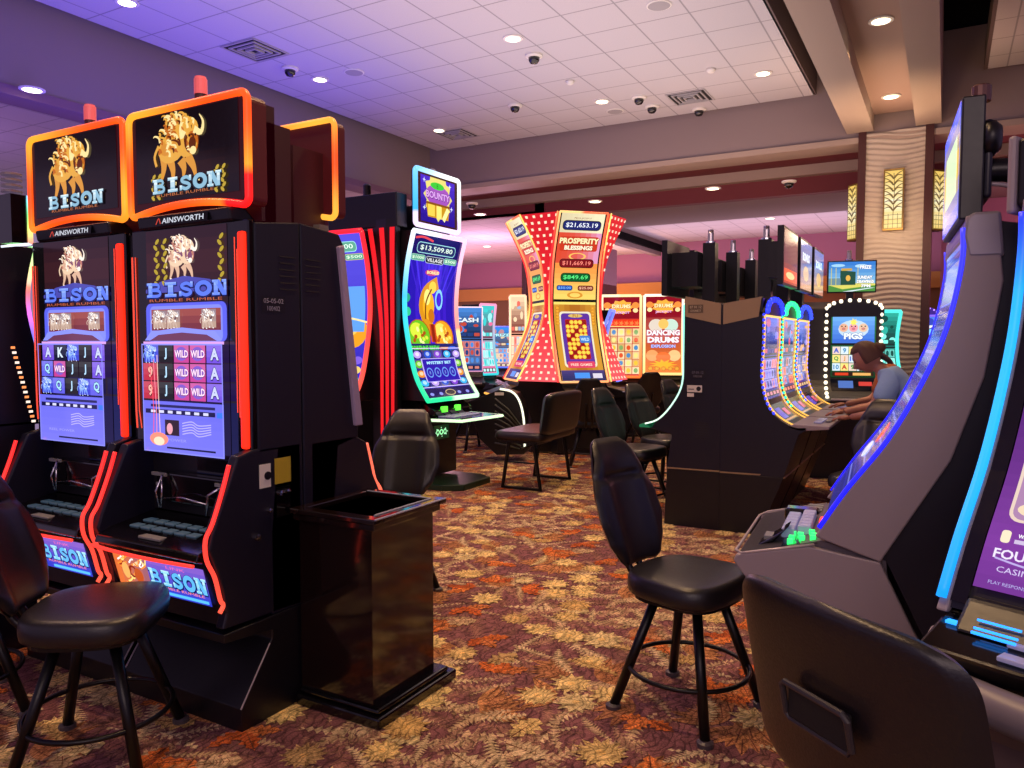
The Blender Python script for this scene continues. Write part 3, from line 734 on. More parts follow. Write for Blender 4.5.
def art_dragon(w,h):
    def bg(u,v):
        if v>.88: return mixc('d8c8a0','f0e8c0',u)
        if v>.72: return mixc('d84830','e0a0d0',u*u)
        if v>.47: return mixc('e87030','f8e070',1-(v-.47)*3.2)
        return mixc('a86018','f0c040',abs(u-.5)*1.2)
    a=Art(w,h,bgf=bg,nv=34,nu=8)
    pill(a,w*.5,h*.925,w*.86,h*.05,'1c2468','$21,653.19','f0f4ff','282018',.05)
    a.text('MEGA JACKPOT',w*.5,h*.965,h*.012,'8a4020',w*.4)
    a.rrect(w*.06,h*.775,w*.94,h*.86,.03,'c83820')
    a.text('PROSPERITY',w*.5,h*.835,h*.034,'ffe8b0',w*.92,.05,outline='8a1808'); a.text('BLESSINGS',w*.5,h*.795,h*.026,'fff0d0',w*.66,.05,outline='8a1808')
    a.ring(w*.5,h*.745,.1,.13,'f8c060',20,.4)
    pill(a,w*.5,h*.705,w*.78,h*.044,'7a1018','$11,669.19','ff8878','1c0808',.05)
    pill(a,w*.5,h*.625,w*.68,h*.044,'085828','$849.69','58f080','082010',.05)
    pill(a,w*.25,h*.565,w*.36,h*.026,'1848a8','$50.00','80b8ff','101830',.03); pill(a,w*.75,h*.565,w*.36,h*.026,'7a3020','$25.00','ffc0a0','301008',.03)
    a.ring(w*.5,h*.525,.08,.12,'d89030',20,.4)
    a.rect(0,h*.485,w,h*.5,'080808')
    a.rrect(w*.12,h*.09,w*.88,h*.43,.05,'e8e0c0'); a.rrect(w*.16,h*.1,w*.84,h*.42,.045,'5a3098'); a.rrect(w*.25,h*.14,w*.76,h*.385,.02,'c01818')
    for j in range(9):
        for i in range(5):
            x=w*(.30+i*.1); y=h*(.155+j*.0265)
            if (i*7+j*5)%4!=0: coin(a,x,y,.034,'ffe050','b87010')
            else: a.rect(x-.03,y-.03,x+.03,y+.03,'8a0810')
    a.rrect(w*.55,h*.24,w*.8,h*.285,.02,'3a78c8'); a.text('WILD',w*.67,h*.262,h*.02,'c8e8ff',w*.2,.03)
    a.ell(w*.5,h*.405,.11,.028,'d8b860'); a.text('FU',w*.5,h*.405,h*.02,'a03010')
    for x in (.08,.92):
        for k in range(6): coin(a,w*x,h*(.36+k*.018),.03)
    a.rrect(w*.18,h*.085,w*.82,h*.125,.02,'d84060'); a.text('FREE GAMES',w*.5,h*.105,h*.016,'ffd0c0',w*.5,.02)
    a.rect(0,0,w,h*.07,'202858','4a3a78'); a.rect(w*.3,h*.02,w*.65,h*.055,'4890e8'); a.rect(w*.72,h*.02,w*.94,h*.05,'d8d0e0')
    return a
def art_drums(w,h,variant):
    if variant=='reels': bg=lambda u,v:mixc('a01820','c83830',u)
    else: bg=lambda u,v:mixc('e87820','8a2040',v)
    a=Art(w,h,bgf=bg,nv=20,nu=4)
    a.rect(0,h*.72,w,h,'8a0c20'); a.star(w*.5,h*.86,w*.34,w*.26,9,'ffb040',0,.6); a.text('DRUMS',w*.5,h*.87,h*.05,'fff0b0',w*.5,.04,outline='a01010'); a.text('JACKPOT',w*.5,h*.79,h*.035,'e8b0f0',w*.45,.03)
    for x in (.12,.88): a.ell(w*x,h*.88,w*.1,w*.09,'ff9040'); a.ell(w*x,h*.82,w*.07,w*.06,'ffe0a0')
    if variant=='reels':
        a.rect(0,h*.62,w,h*.71,'e83818')
        for k in range(7): a.star(w*(.08+k*.14),h*.665,.05,.02,5,'ff8040')
        for j in range(6):
            for i in range(5):
                x=w*(.1+i*.2); y=h*(.08+j*.095)
                a.rect(x-w*.09,y-h*.044,x+w*.09,y+h*.044,('e8c890','f0d8a8','d8a868')[(i+j)%3]); a.ell(x,y,w*.055,h*.03,('e05020','f8c030','4888c0','80a860','ffe080')[(i*2+j*3)%5]); 
        a.frame(0,h*.62,w,h*.63,.01,'ffe080')
    else:
        a.ell(w*.3,h*.62,w*.2,w*.18,'e0d0c0'); a.ell(w*.7,h*.62,w*.2,w*.18,'c8e0d0'); a.ell(w*.5,h*.64,w*.14,w*.14,'f8c060')
        a.text('DANCING',w*.5,h*.53,h*.07,'fff4f0',w*.9,.05,outline='a01878'); a.text('DRUMS',w*.5,h*.44,h*.075,'fff4f0',w*.86,.05,outline='a01878'); a.text('EXPLOSION',w*.5,h*.36,h*.04,'b8c8ff',w*.66,.04,outline='5a2098')
        a.ell(w*.2,h*.24,w*.17,w*.16,'f0a060'); a.ell(w*.8,h*.24,w*.17,w*.16,'f0c080'); a.ell(w*.5,h*.22,w*.2,w*.14,'ff7030')
        a.star(w*.5,h*.12,w*.4,w*.2,11,'ffb020',0,.4)
        for k in range(5): coin(a,w*(.15+k*.18),h*.07,.04)
    return a
def art_generic(w,h,seed,cols,title=None,tc='ffffff'):
    """two stacked video screens with a title panel, symbols in a grid and a meter bar"""
    r=random.Random(seed)
    a=Art(w,h,bgf=lambda u,v:mixc(cols[0],cols[1],v),nv=20,nu=3)
    a.rect(w*.03,h*.52,w*.97,h*.98,mixc(cols[0],'000000',.5),cols[1],n=8)
    for k in range(10): a.ell(w*r.uniform(.12,.88),h*r.uniform(.58,.92),w*r.uniform(.05,.16),h*r.uniform(.02,.06),r.choice(cols))
    if title: a.text(title,w*.5,h*.8,h*.07,tc,w*.8,.04,outline='101020')
    for k in range(4): a.rrect(w*(.06+.23*k),h*.55,w*(.25+.23*k),h*.6,.008,r.choice(cols))
    a.rect(0,h*.49,w,h*.51,'050508')
    for j in range(3):
        for i in range(5):
            x0=w*(.05+i*.18); y0=h*(.12+j*.12); a.rect(x0,y0,x0+w*.17,y0+h*.11,mixc(r.choice(cols),'ffffff',.25)); a.ell(x0+w*.085,y0+h*.055,w*.055,h*.04,r.choice(cols)); 
    a.rect(w*.05,h*.03,w*.95,h*.09,mixc(cols[0],'000000',.6)); 
    for k in range(4): a.rect(w*(.1+.22*k),h*.04,w*(.25+.22*k),h*.08,mixc(cols[2],'ffffff',.3))
    return a
def art_pigs(w,h):
    a=Art(w,h,bgf=lambda u,v:mixc('103a20','2a7a48',v),nv=16,nu=4)
    a.rect(w*.03,h*.9,w*.97,h*.98,'6a1818'); a.text('MAJOR 500.00',w*.25,h*.94,h*.03,'ffb0a0',w*.38,.02); a.text('MINI 10.00',w*.72,h*.94,h*.03,'c0f0a0',w*.38,.02)
    a.rect(w*.03,h*.5,w*.97,h*.88,'3868d0','70b0f0',n=6)
    a.ell(w*.5,h*.7,w*.34,h*.13,'c0d8e8'); 
    for x,c in ((.28,'e8b090'),(.5,'f0a0a8'),(.72,'e8c0a0')): a.ell(w*x,h*.72,w*.1,h*.06,c); a.ell(w*x,h*.705,w*.045,h*.02,mixc(c,'a03040',.4)); a.ell(w*(x-.04),h*.74,.008,.008,'201010'); a.ell(w*(x+.04),h*.74,.008,.008,'201010')
    a.star(w*.5,h*.8,w*.1,w*.05,7,'f8e860'); a.text('PIGS',w*.5,h*.6,h*.09,'f0f8ff',w*.42,.05,outline='3048a0')
    a.rect(0,h*.47,w,h*.5,'08140c')
    for j in range(3):
        for i in range(5):
            x0=w*(.04+i*.185); y0=h*(.1+j*.12); a.rect(x0,y0,x0+w*.175,y0+h*.11,('d8e8f0','f0e080','e8d0c0')[(i+j)%3]); a.text(('10','Q','A','J','9')[(i*2+j)%5],x0+w*.087,y0+h*.055,h*.07,('4a90c0','c04028','409848','d89020','3858c8')[(i+j*2)%5],None,.04)
    a.rect(w*.04,h*.02,w*.96,h*.08,'301810'); a.rect(w*.1,h*.03,w*.4,h*.07,'d84020'); a.rect(w*.5,h*.03,w*.9,h*.07,'e8b060')
    return a
def art_tv(w,h):
    a=Art(w,h,bgf=lambda u,v:mixc('8ac0e0','2870c8',max(0,v-.3)*1.4),nv=8,nu=6)
    a.rect(0,0,w,h*.22,'4a8a38'); a.poly([(0,h*.22),(w*.3,h*.08),(w,h*.2),(w,h*.26),(0,h*.3)],'d8d060')
    a.poly([(w*.25,h*.22),(w*.25,h*.72),(w*.58,h*.66),(w*.58,h*.22)],'1c4a38'); a.rect(w*.27,h*.7,w*.5,h*.78,'c8a040'); a.ell(w*.42,h*.45,w*.05,h*.1,'e8b048'); a.rect(0,h*.22,w*.26,h*.45,'6a8a98')
    for x in (.05,.15,.62): a.rect(w*x,h*.2,w*x+.008,h*.8,'c8c060')
    a.ell(w*.7,h*.85,w*.14,h*.06,'b0d8f0'); a.ell(w*.2,h*.88,w*.15,h*.05,'a0d0f0')
    a.text('PRIZE',w*.79,h*.81,h*.12,'ffffff',w*.24,.04,outline='1848a0'); a.text('SUNDAY',w*.78,h*.47,h*.11,'ffffff',w*.32,.05,outline='204060'); a.text('DRAWINGS',w*.79,h*.33,h*.11,'ffffff',w*.36,.05,outline='204060'); a.text('7PM',w*.8,h*.18,h*.1,'ffffff',w*.2,.04,outline='204060')
    a.poly([(w*.3,0),(w*.9,h*.12),(w,h*.12),(w*.5,0)],'d8e8f0')
    return a
def art_winds(w,h):
    a=Art(w,h,bgf=lambda u,v:mixc('7a3898','3a1858',abs(v-.12)*1.6),nv=30,nu=3)
    a.rrect(w*.06,h*.175,w*.97,h*.97,.03,'e0c8b8'); a.rrect(w*.075,h*.182,w*.95,h*.96,.025,'a880a8')
    a.ell(w*.18,h*.21,.05,.022,'e8d0b0'); a.ell(w*.18,h*.214,.03,.012,'c06048'); a.ell(w*.2,h*.3,.04,.04,'f0d8a0')
    for k in range(5): a.ring(w*(.18+.17*k),h*(.45+.07*(k%3)),.03,.045,'f0d890',16)
    for j in range(5):
        for i in range(3): a.rect(w*(.2+i*.25),h*(.42+j*.1),w*(.4+i*.25),h*(.5+j*.1),('6a60b8','c88a78','8ab0d8')[(i+j)%3]); a.ell(w*(.3+i*.25),h*(.46+j*.1),.05,.04,('f0c0a0','d8e8ff','a8389a')[(i*2+j)%3])
    a.rrect(w*.06,h*.118,w*.10,h*.15,.008,'f0e0c0'); a.text('WELCOME TO',w*.2,h*.14,h*.01,'ffffff',w*.14,.02); a.rect(w*.12,h*.12,w*.24,h*.13,'c8b8d8')
    a.text('FOUR WINDS',w*.26,h*.09,h*.024,'e8e0f4',w*.42,.02); a.stroke([(w*.06,h*.078),(w*.25,h*.066),(w*.5,h*.08)],.0025,'b8a8e0'); a.text('CASINOS',w*.18,h*.052,h*.014,'d0c0ec',w*.2,.0)
    a.text('PLAY RESPONSIBLY',w*.16,h*.018,h*.008,'b0a8e0',w*.2)
    return a
# ------------------------------------------------------------ bison row
def hot(t):   # orange / yellow / red running light
    return mixc('ff5a08','ffb428',.5+.5*math.sin(t*9)) 
def rr_path(w,h,r,arch=0,n=5):
    pts=[]
    for cx,cz,a0 in ((w/2-r,-h/2+r,-90),(w/2-r,h/2-r,0),(-w/2+r,h/2-r,90),(-w/2+r,-h/2+r,180)):
        for k in range(n+1):
            a=math.radians(a0+k*90/n); pts.append([cx+r*math.cos(a),cz+r*math.sin(a)])
        # straight runs are filled in below
    out=[]
    m=len(pts)
    for i in range(m):
        a,b=pts[i],pts[(i+1)%m]; d=math.hypot(b[0]-a[0],b[1]-a[1]); q=max(1,int(d/.04))
        for k in range(q): out.append([a[0]+(b[0]-a[0])*k/q,a[1]+(b[1]-a[1])*k/q])
    for p in out:
        if p[1]<0: p[1]+=arch*(1-(2*p[0]/w)**2)*min(1,-p[1]/(h/2))
    return out
def topper(t,y,z0,w,h,art,colf,arch=.04,depth=.10,thick=.016,house=DARKRED,ty=-.004):
    path=rr_path(w,h,.035,arch); zc=z0+h/2
    MB().prismy([(p[0]*.985,p[1]*.985+zc) for p in path],y+.0,y+depth).build('topper_housing',house,t)
    n=len(path)
    MB().tube([(p[0],y+ty,p[1]+zc) for p in path],thick,10,True,[colf(p[0]/w,p[1]/h) for p in path]).build('topper_light',NEON,t,smooth=True)
    if art:
        MB().prismy([(p[0]*.94,p[1]*.93+zc) for p in path],y-.006,y).build('topper_bezel',mat('bezel_red','1c0508',.3,emit='50080a',es=.35),t)
        art.build('topper_screen',flat(-art.w/2,zc-art.h/2+arch*.5,y-.008),t)
def candle(t,x,y,z,c='e87878',h=.11,name='candle_light'):
    cd=MB().lathe([(.026,z),(.026,z+.08)],x,y,14).build(name,mat('candle_base','4a2024',.4),t)
    MB().lathe([(.028,z+.06),(.028,z+.06+h*.6),(.024,z+.06+h*.62),(.024,z+.065+h*.64)],x,y,14).build('candle_cap',mat('candle_'+c,c,.3,emit=c,es=.35),cd)
def printer(t,y):
    MB().box(-.22,.24,y-.02,y+.03,.90,1.03).build('ticket_printer',BLACKG,t,bevel=.008)
    MB().tube([(-.16,y-.05,.88),(-.17,y-.06,.95),(-.15,y-.04,1.02),(-.13,y-.06,.95),(-.15,y-.05,.88)],.006,6).tube([(.16,y-.06,.88),(.19,y-.07,.97),(.24,y-.05,1.0)],.007,6).tube([(-.12,y-.055,.925),(.0,y-.06,.94),(.16,y-.055,.925)],.004,6).build_each('chrome_guide',CHROME,t,smooth=True)
    BL=mat('blue_led','1030ff',.4,emit='2a60ff',es=2.5)
    MB().box(-.24,-.14,y-.03,y-.022,1.015,1.03).box(.18,.26,y-.03,y-.022,1.0,1.015).box(-.21,-.18,y-.03,y-.022,.97,.985).build_each('blue_led',BL,t)
def bison_machine(name,label,loc,rz,rows,lit,group):
    t=thing(name,label,'slot machine',loc,rz,group)
    W=.385
    MB().prism([(0,1.15),(0,2.11),(.25,2.14),(.25,.44),(.06,.44),(.06,.80),(.10,1.15)],-W,W).build('cabinet',NAVY,t,bevel=.006)
    for s in (-1,1):
        x0,x1=(s*W-.05*(s>0),s*W+.05*(s<0))
        MB().prism([(-.02,1.17),(-.11,1.15),(-.15,1.06),(-.24,.86),(-.26,.80),(-.22,.70),(-.19,.60),(-.18,.52),(-.20,.46),(.24,.44),(.24,1.17)],x0,x1).build('side_cheek',NAVY,t,bevel=.008)
        st=[(s*(W-.012),-.145,1.12),(s*(W-.012),-.18,1.02),(s*(W-.012),-.23,.90),(s*(W-.012),-.265,.84),(s*(W-.012),-.262,.76),(s*(W-.012),-.225,.68),(s*(W-.012),-.20,.58),(s*(W-.012),-.185,.56),(s*(W-.012),-.205,.53)]
        P=catmull(st,4)
        MB().tube(P,.009,8,False,[mixc('ff2828','ff5a40',i/len(P)) for i in range(len(P))]).build('cheek_light',NEON,t,smooth=True)
    MB().prism([(.05,.80),(.05,.84),(-.2,.80),(-.27,.775),(-.28,.745),(-.25,.735),(-.05,.76)],-W+.05,W-.05).build('button_deck',BLACKG,t,bevel=.006)
    P=[(x,-.285+.0*x-.025*math.cos(x*4),.735) for x in [(-.33+.66*k/20) for k in range(21)]]
    MB().tube(P,.008,8,False,['ff3a30']*21).build('deck_light',NEON,t,smooth=True)
    for j in range(2):
        for i in range(6):
            MB().box(-.24+i*.075,-.18+i*.075,-.175+j*.065,-.13+j*.065,.802+j*.010,.812+j*.010).build('button',mat('button_cap','4a5a68',.3,emit='4a7088',es=.2),t,bevel=.004)
    MB().box(-.08,.06,-.245,-.20,.786,.798).build('spin_button',mat('blue_led'),t,bevel=.004)
    MB().box(-W+.04,W-.04,.02,.05,.84,1.16).build('alcove_back',mat('alcove_grey','18161c',.4),t)
    MB().box(-.02,.20,.012,.022,1.03,1.10).build('display_window',BLACKG,t)
    printer(t,-.03)
    # belly
    MB().prism([(-.23,.73),(.0,.73),(.0,.44),(-.17,.46),(-.165,.52)],-W+.05,W-.05).build('belly_door',BLACK,t)
    b=art_bison_belly(.60,.17); b.build('belly_screen',flat(-.30,.535,-.180,-.25),t)
    # upper bezel, main screen
    MB().box(-W+.005,W-.005,-.03,0,1.13,2.12).build('bezel',BLACKG,t,bevel=.006)
    m=art_bison_main(.53,.985,rows,lit>.7); m.build('main_screen',flat(-.275,1.125,-.032),t)
    MB().box(.332,.368,-.05,-.0,1.17,2.07).build('side_light',mat('red_bar','ff1408',.4,emit='ff2a12',es=1.5),t,bevel=.01)
    MB().tube([(.300,-.032,1.32),(.300,-.032,2.05)],.002,6).tube([(.314,-.032,1.3),(.314,-.032,2.0)],.002,6).tube([(-.36,-.04,1.22),(-.365,-.04,1.3),(-.365,-.04,2.0)],.004,6).tube([(-.335,-.035,1.22),(-.35,-.035,1.3),(-.35,-.035,2.0)],.0025,6).build_each('light_piping',mat('piping_glow','ff6040',.4,emit='ff5038',es=.8),t)
    MB().prism([(-.05,2.115),(-.06,2.17),(.02,2.19),(.1,2.12)],-.30,.30).build('header',BLACK,t,bevel=.01)
    a=Art(.34,.036,'08070c',nv=1,nu=1); a.text('AINSWORTH',.18,.018,.024,'c8ccd8',.27,.015); a.stroke([(.006,.004),(.022,.03),(.036,.006)],.003,'c04030',3)
    a.build('name_plate',flat(-.16,2.125,-.0665,.1),t)
    topper(t,-.02,2.175,.765,.46,art_bison_topper(.665,.375,lit),lambda u,v:mixc('ff4a10','ffa028',.5+.5*math.sin(u*4+v*5+1)) if not(v<-.2 and u>.3 and lit>.7) else 'ff1818')
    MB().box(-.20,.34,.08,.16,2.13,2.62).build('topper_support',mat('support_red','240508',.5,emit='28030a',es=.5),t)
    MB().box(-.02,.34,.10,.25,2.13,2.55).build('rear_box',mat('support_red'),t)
    candle(t,.0,.06,2.64,'e86a70')
    # stand
    MB().prism([(-.12,0),(-.12,.10),(.05,.34),(.05,.38),(-.20,.405),(-.20,.44),(.25,.44),(.25,0)],-W-.005,W+.005).build('stand',BLACK,t,bevel=.004)
    for s in (-1,1): MB().tube([(s*(W+.002),-.122,.10),(s*(W+.002),.04,.325)],.0035,6).build('stand_edge',GREYL,t)
    # side details on the right flank
    x=W+.0035
    MB().box(W-.01,x,.0,.06,1.0,1.10).build('badge',WHITE,t); MB().lathe([(.018,0),(.018,.004),(.001,.005)],n=14).build('badge_lock',BLACK,t,rot=(0,PI/2,0),loc=(x,.042,1.05))
    MB().box(W-.01,x,.085,.175,1.005,1.115).build('warning_label',mat('yellow_label','b09a28',.5),t)
    MB().box(W-.01,x,.09,.17,.86,.99).build('access_plate',BLACKG,t)
    MB().lathe([(.014,0),(.014,.012),(.001,.014)],n=12).build('key_lock',CHROME,t,rot=(0,PI/2,0),loc=(W,-.02,.80))
    MB().lathe([(.009,0),(.009,.012),(.001,.014)],n=12).build('key_lock',CHROME,t,rot=(0,PI/2,0),loc=(W,.05,.90))
    for y in (.11,.15): MB().lathe([(.012,0),(.012,.014),(.001,.016)],n=12).build('key_lock',CHROME,t,rot=(0,PI/2,0),loc=(x,y,.965))
    mb=MB()
    for k in range(6): mb.box(W,W+.004,.13,.22,1.98-k*.028,1.985-k*.028)
    mb.build('side_vent',mat('vent_dark'),t)
    mb=MB()
    a=Art(.13,.07,'0e0c18',nv=1,nu=1); a.text('05-05-02',.065,.05,.02,'9a98a8',.11); a.text('100402',.065,.018,.02,'9a98a8',.07)
    a.build('asset_number',lambda u,v,o:(W+.001+o,.03+u,1.74+v),t,PRINT)
    return t
GB='bison slot machines in the front row'
bison_machine('slot_machine','tall bison slot machine at the row end beside the dark marble side table',(-2.875,2.25,0),0,[('B','J','W','W','A'),('9','J','W','W','A'),('9','J','W','W','A')],1.,GB)
bison_machine('slot_machine.001','second bison slot machine from the row end, dimmer topper picture',(-3.685,2.25,0),0,[('A','K','B','J','A'),('Q','W','J','J','A'),('B','Q','J','B','Q')],.5,GB)
# ------------------------------------------------------------ curved screen machines
def rainbow(t): return hsv(.05+.9*t,.45,1)
def curved(name,label,loc,rz,prof,w,art,edge=None,edger=.018,group=None,back=.5,lift=.0,body=NAVY,lower=None,margin=.02,thick=.05,split=False,edges=(-1,1),flank=None,floorz=0,cat='slot machine'):
    """prof: Prof of the screen face, bottom to top; back: rear plane (behind local y=0); lower: side polygon (y,z) of pedestal+deck"""
    t=thing(name,label,cat,loc,rz,group)
    n=16
    fr=[prof.at(prof.len*k/n) for k in range(n+1)]
    poly=[(-(f+nf*-.006),z+nz*-.006) for f,z,nf,nz in fr]
    top=poly[-1]; bot=poly[0]
    if callable(back): bk=[(back(z),z) for _,z in poly][::-1]
    else: bk=[(back,top[1]+.01),(back,bot[1])]
    MB().prism(poly+bk,-w/2-margin,w/2+margin).build('cabinet',body,t,bevel=.004)
    if art: art.build('screen',prof.surf(-w/2),t)
    if edge:
        for s in edges:
            P=[(s*(w/2+margin*.7),-(f+nf*edger*.4),z+nz*edger*.4) for f,z,nf,nz in [prof.at(prof.len*k/40) for k in range(41)]]
            c=[edge(k/40,s) for k in range(41)]
            MB().tube(P,edger,8,False,c).build('edge_light',NEON,t,smooth=True)
        if edges==(-1,1):
            for vv,e in ((prof.len,1),(0,0)):
                f,z,nf,nz=prof.at(vv)
                MB().tube([(-w/2-margin*.7+(w+1.4*margin)*k/12,-(f+nf*edger*.4),z) for k in range(13)],edger,8,False,[edge(e,-1+2*k/12) for k in range(13)]).build('end_light',NEON,t,smooth=True)
    if lower: MB().prism(lower,-w/2-margin,w/2+margin).build('pedestal',body,t,bevel=.006)
    return t
def buttons(t,x0,y0,z,nx,ny,dx,dy,m,sl=0):
    for j in range(ny):
        for i in range(nx):
            MB().box(x0+i*dx,x0+i*dx+dx*.78,y0+j*dy,y0+j*dy+dy*.78,z+sl*j*dy,z+.012+sl*j*dy).build('button',m,t,bevel=.003)
BTN=mat('silver_button','a0a0c0',.25,emit='7878a8',es=.25)
# --- rear bison row machine (back to back) seen from its side
pr=Prof([(.02,.95),(.10,1.21),(.03,1.6),(-.06,2.06)])
def rear(name,label,x):
    t=thing(name,label,'slot machine',(x,2.755,0),PI,'slot machines standing back to back behind the bison row')
    W=.385
    MB().prism([(-.04,2.06),(-.12,1.21),(-.12,1.15),(.02,1.12),(.05,.86),(.05,.44),(.247,.44),(.247,2.14),(.0,2.12)],-W,W).build('cabinet',NAVY,t,bevel=.006)
    for s in (-1,1):
        MB().prism([(.02,2.06),(-.015,2.07),(-.135,1.21),(-.085,1.21)],s*W-.02,s*W+.018).build('side_rail',mat('mauve_rail','9c8cac',.5),t,bevel=.006)
        MB().prism([(-.10,1.16),(-.18,1.12),(-.23,.95),(-.29,.84),(-.24,.72),(-.20,.55),(-.2,.44),(.2,.44),(.2,1.16)],s*W-.05*(s>0),s*W+.05*(s<0)).build('side_cheek',NAVY,t,bevel=.006)
        P=catmull([(s*(W-.01),-.19,1.11),(s*(W-.01),-.225,1.0),(s*(W-.01),-.25,.92),(s*(W-.01),-.30,.84),(s*(W-.01),-.25,.72),(s*(W-.01),-.22,.6)],5)
        MB().tube(P,.011,8,False,['ff6a50']*len(P)).build('cheek_light',NEON,t,smooth=True)
    MB().prism([(.05,.86),(-.27,.80),(-.27,.76),(.05,.78)],-W+.05,W-.05).build('button_deck',BLACKG,t)
    MB().prism([(-.02,1.18),(.05,2.08),(.04,2.08),(-.05,1.18)],-W+.02,W-.02).build('main_screen',BLACKG,t)
    MB().prism([(-.12,0),(-.12,.10),(.05,.34),(.05,.38),(-.20,.405),(-.20,.44),(.247,.44),(.247,0)],-W-.005,W+.005).build('stand',BLACK,t,bevel=.004)
    topper(t,-.06,2.19,.76,.46,None,lambda u,v:mixc('ff4a18','ffa838',.5+.5*math.sin(u*4+v*6)),house=DARKRED,depth=.07,thick=.014,ty=.075)
    MB().box(-.30,-.1,.0,.2,2.13,2.5).build('topper_support',mat('support_red'),t)
    MB().box(-.34,.3,.02,.08,2.12,2.16).build('topper_bracket',mat('bracket_steel','8a8078',.4,metal=.4),t)
    mb=MB()
    for k in range(6): mb.box(-W-.004,-W,.13,.22,1.98-k*.028,1.985-k*.028)
    for k in range(6): mb.box(-W-.004,-W,.10,.2,.62-k*.022,.625-k*.022)
    mb.build('side_vent',mat('vent_dark'),t)
    return t
rt=rear('slot_machine.002','dark slot machine backing the end bison machine, seen from its side with orange rimmed topper',-2.875)
candle(rt,.16,.02,2.50,'d87880',.14)
rear('slot_machine.003','dark slot machine backing the second bison machine, mostly hidden behind it',-3.685)
# --- far left, facing away with rainbow edge
p=Prof([(.12,1.62),(.02,1.85),(.0,2.0),(.09,2.12)])
p=Prof([(.13,1.18),(.06,1.5),(.0,1.83),(.05,2.11)])
t=curved('slot_machine.004','dark cabinet at the far left edge with a rainbow lit curved rim, facing away',(-4.61,2.26,0),PI,p,.78,None,lambda u,s:hsv(.02+u*1.3,.55 if .3<u<.8 else .35,1),.012,back=.35,lower=[(-.02,1.2),(-.02,.85),(-.2,.8),(-.2,.74),(.0,.6),(.0,0),(.36,0),(.36,1.2)])
MB().box(-.40,.40,-.02,.06,2.13,2.38).build('topper_housing',BLACKG,t)
P=[(-.405,-.03,2.13+.25*k/10) for k in range(11)]
MB().tube(P,.013,8,False,[hsv(.02+.55*k/10,.5,1) for k in range(11)]).tube([(-.405,-.03,2.13),(-.405,.12,2.10)],.008,6,False,['e8f0ff']*2).build('topper_light',NEON,t,smooth=True)
mb=MB()
for k in range(16): mb.box(-.412,-.40,.07-k*.006,.09-k*.006,1.58-k*.026,1.592-k*.026,('ff9050','f8e0d0')[k%2])
mb.build('marker_lights',NEON,t)
mb=MB()
for k in range(4): mb.lathe([(.05,2.40+k*.03),(.05,2.41+k*.03),(.03,2.415+k*.03)],-.3,.0,12)
mb.build('candle_light',mat('candle_clear','8a8088',.2),t)

# --- green lit pod: machine A faces +X, B faces -Y, striped corner between
PG=Prof([(.30,.98),(.14,1.25),(.03,1.7),(.0,2.05),(.04,2.45),(.13,2.80)])
def ped(y1=.5): return [(-.05,1.0),(-.05,.86),(-.58,.80),(-.60,.76),(-.2,.72),(-.16,.10),(-.45,.05),(-.5,0),(y1,0),(y1,1.0)]
def big_pod_machine(name,label,loc,rz,art,edge,w,lights,group,toph=None,pad='0a2814'):
    t=curved(name,label,loc,rz,PG,w,art,edge,.026,group,back=.2,body=BLACK,margin=.035)
    MB().prism([(-.02,1.02),(-.10,.90),(-.10,.10),(.2,.10),(.2,1.02)],-w/2+.12,w/2-.12).build('pedestal',BLACK,t)
    MB().prism([(-.12,.98),(-.32,.86),(-.30,.80),(-.08,.80)],-w/2+.1,w/2-.1).build('printer_unit',BLACKG,t,bevel=.01)
    dk=[(-w/2-.02,-.12),(-w/2+.10,-.66),(w/2-.10,-.72),(w/2+.02,-.2)]
    MB().prismz(dk,.755,.785).build('button_deck',BLACKG,t,bevel=.006)
    P=catmull([(a,b,.77) for a,b in dk],1)
    MB().tube(P,.016,8,False,[lights[0]]*len(P)).build('deck_light',NEON,t,smooth=True)
    buttons(t,-.28,-.5,.787,4,2,.14,.12,BTN)
    MB().box(-.25,-.16,-.335,-.30,.84,.9).box(.02,.10,-.335,-.30,.84,.9).build_each('lit_slot',mat('lit_slots_'+lights[1],lights[1],.4,emit=lights[1],es=1.5),t)
    MB().prismz([(-w/2+.06,.2),(-w/2+.06,-.42),(-w/2+.2,-.62),(w/2-.2,-.62),(w/2-.06,-.42),(w/2-.06,.2)],0,.07).build('base_plate',mat('base_'+pad,pad,.4),t,bevel=.01)
    a=Art(.3,.16,pad,nv=1,nu=1)
    for k in range(3): a.ring(.08+.07*k,.08,.018,.034,'a0ffb0',12); 
    for k in range(8): a.ell(.15+.12*math.cos(k*.8),.08+.05*math.sin(k*.8),.008,.008,'c0ffd0',n=6)
    a.build('lit_emblem',flat(-.1,.5,-.102),t)
    return t
greenedge=lambda u,s: (mixc('20d890','40c8f0',u*1.6) if u<.62 else mixc('40b8f8','e8f4ff',min(1,(u-.62)*3))) if s<0 else (mixc('c8ffd0','ffe090',min(1,u*2.2)) if u<.45 else mixc('ff9080','ffc8f0',(u-.45)*1.8))
W=.97
t=big_pod_machine('curved_slot_machine','tall curved slot machine with a $13,509.80 meter and green lit deck',(-5.10,7.15,0),PI/2,art_cash(.95,PG.len),greenedge,.95,('d8ffc8','60ff40'),None)
topart=art_cash_topper(.66,.50)
topper(t,-.10,2.88,.84,.60,topart,lambda u,v:mixc('30a8ff','ffffff',min(1,max(0,(u+.5)+(v+.3)*.4))) if v>-.3 else 'e8d0ff',arch=0,depth=.05,thick=.028,house=BLACK)
MB().box(-.3,.3,-.06,.3,2.8,3.1).build('topper_support',BLACK,t)
MB().lathe([(.05,3.47),(.05,3.54),(.001,3.56)],0,-.02,12).build('candle_light',mat('candle_clear'),t)
a2=Art(.95,PG.len,bgf=lambda u,v:mixc('2a20b0','5a50e0',v),nv=20,nu=3)
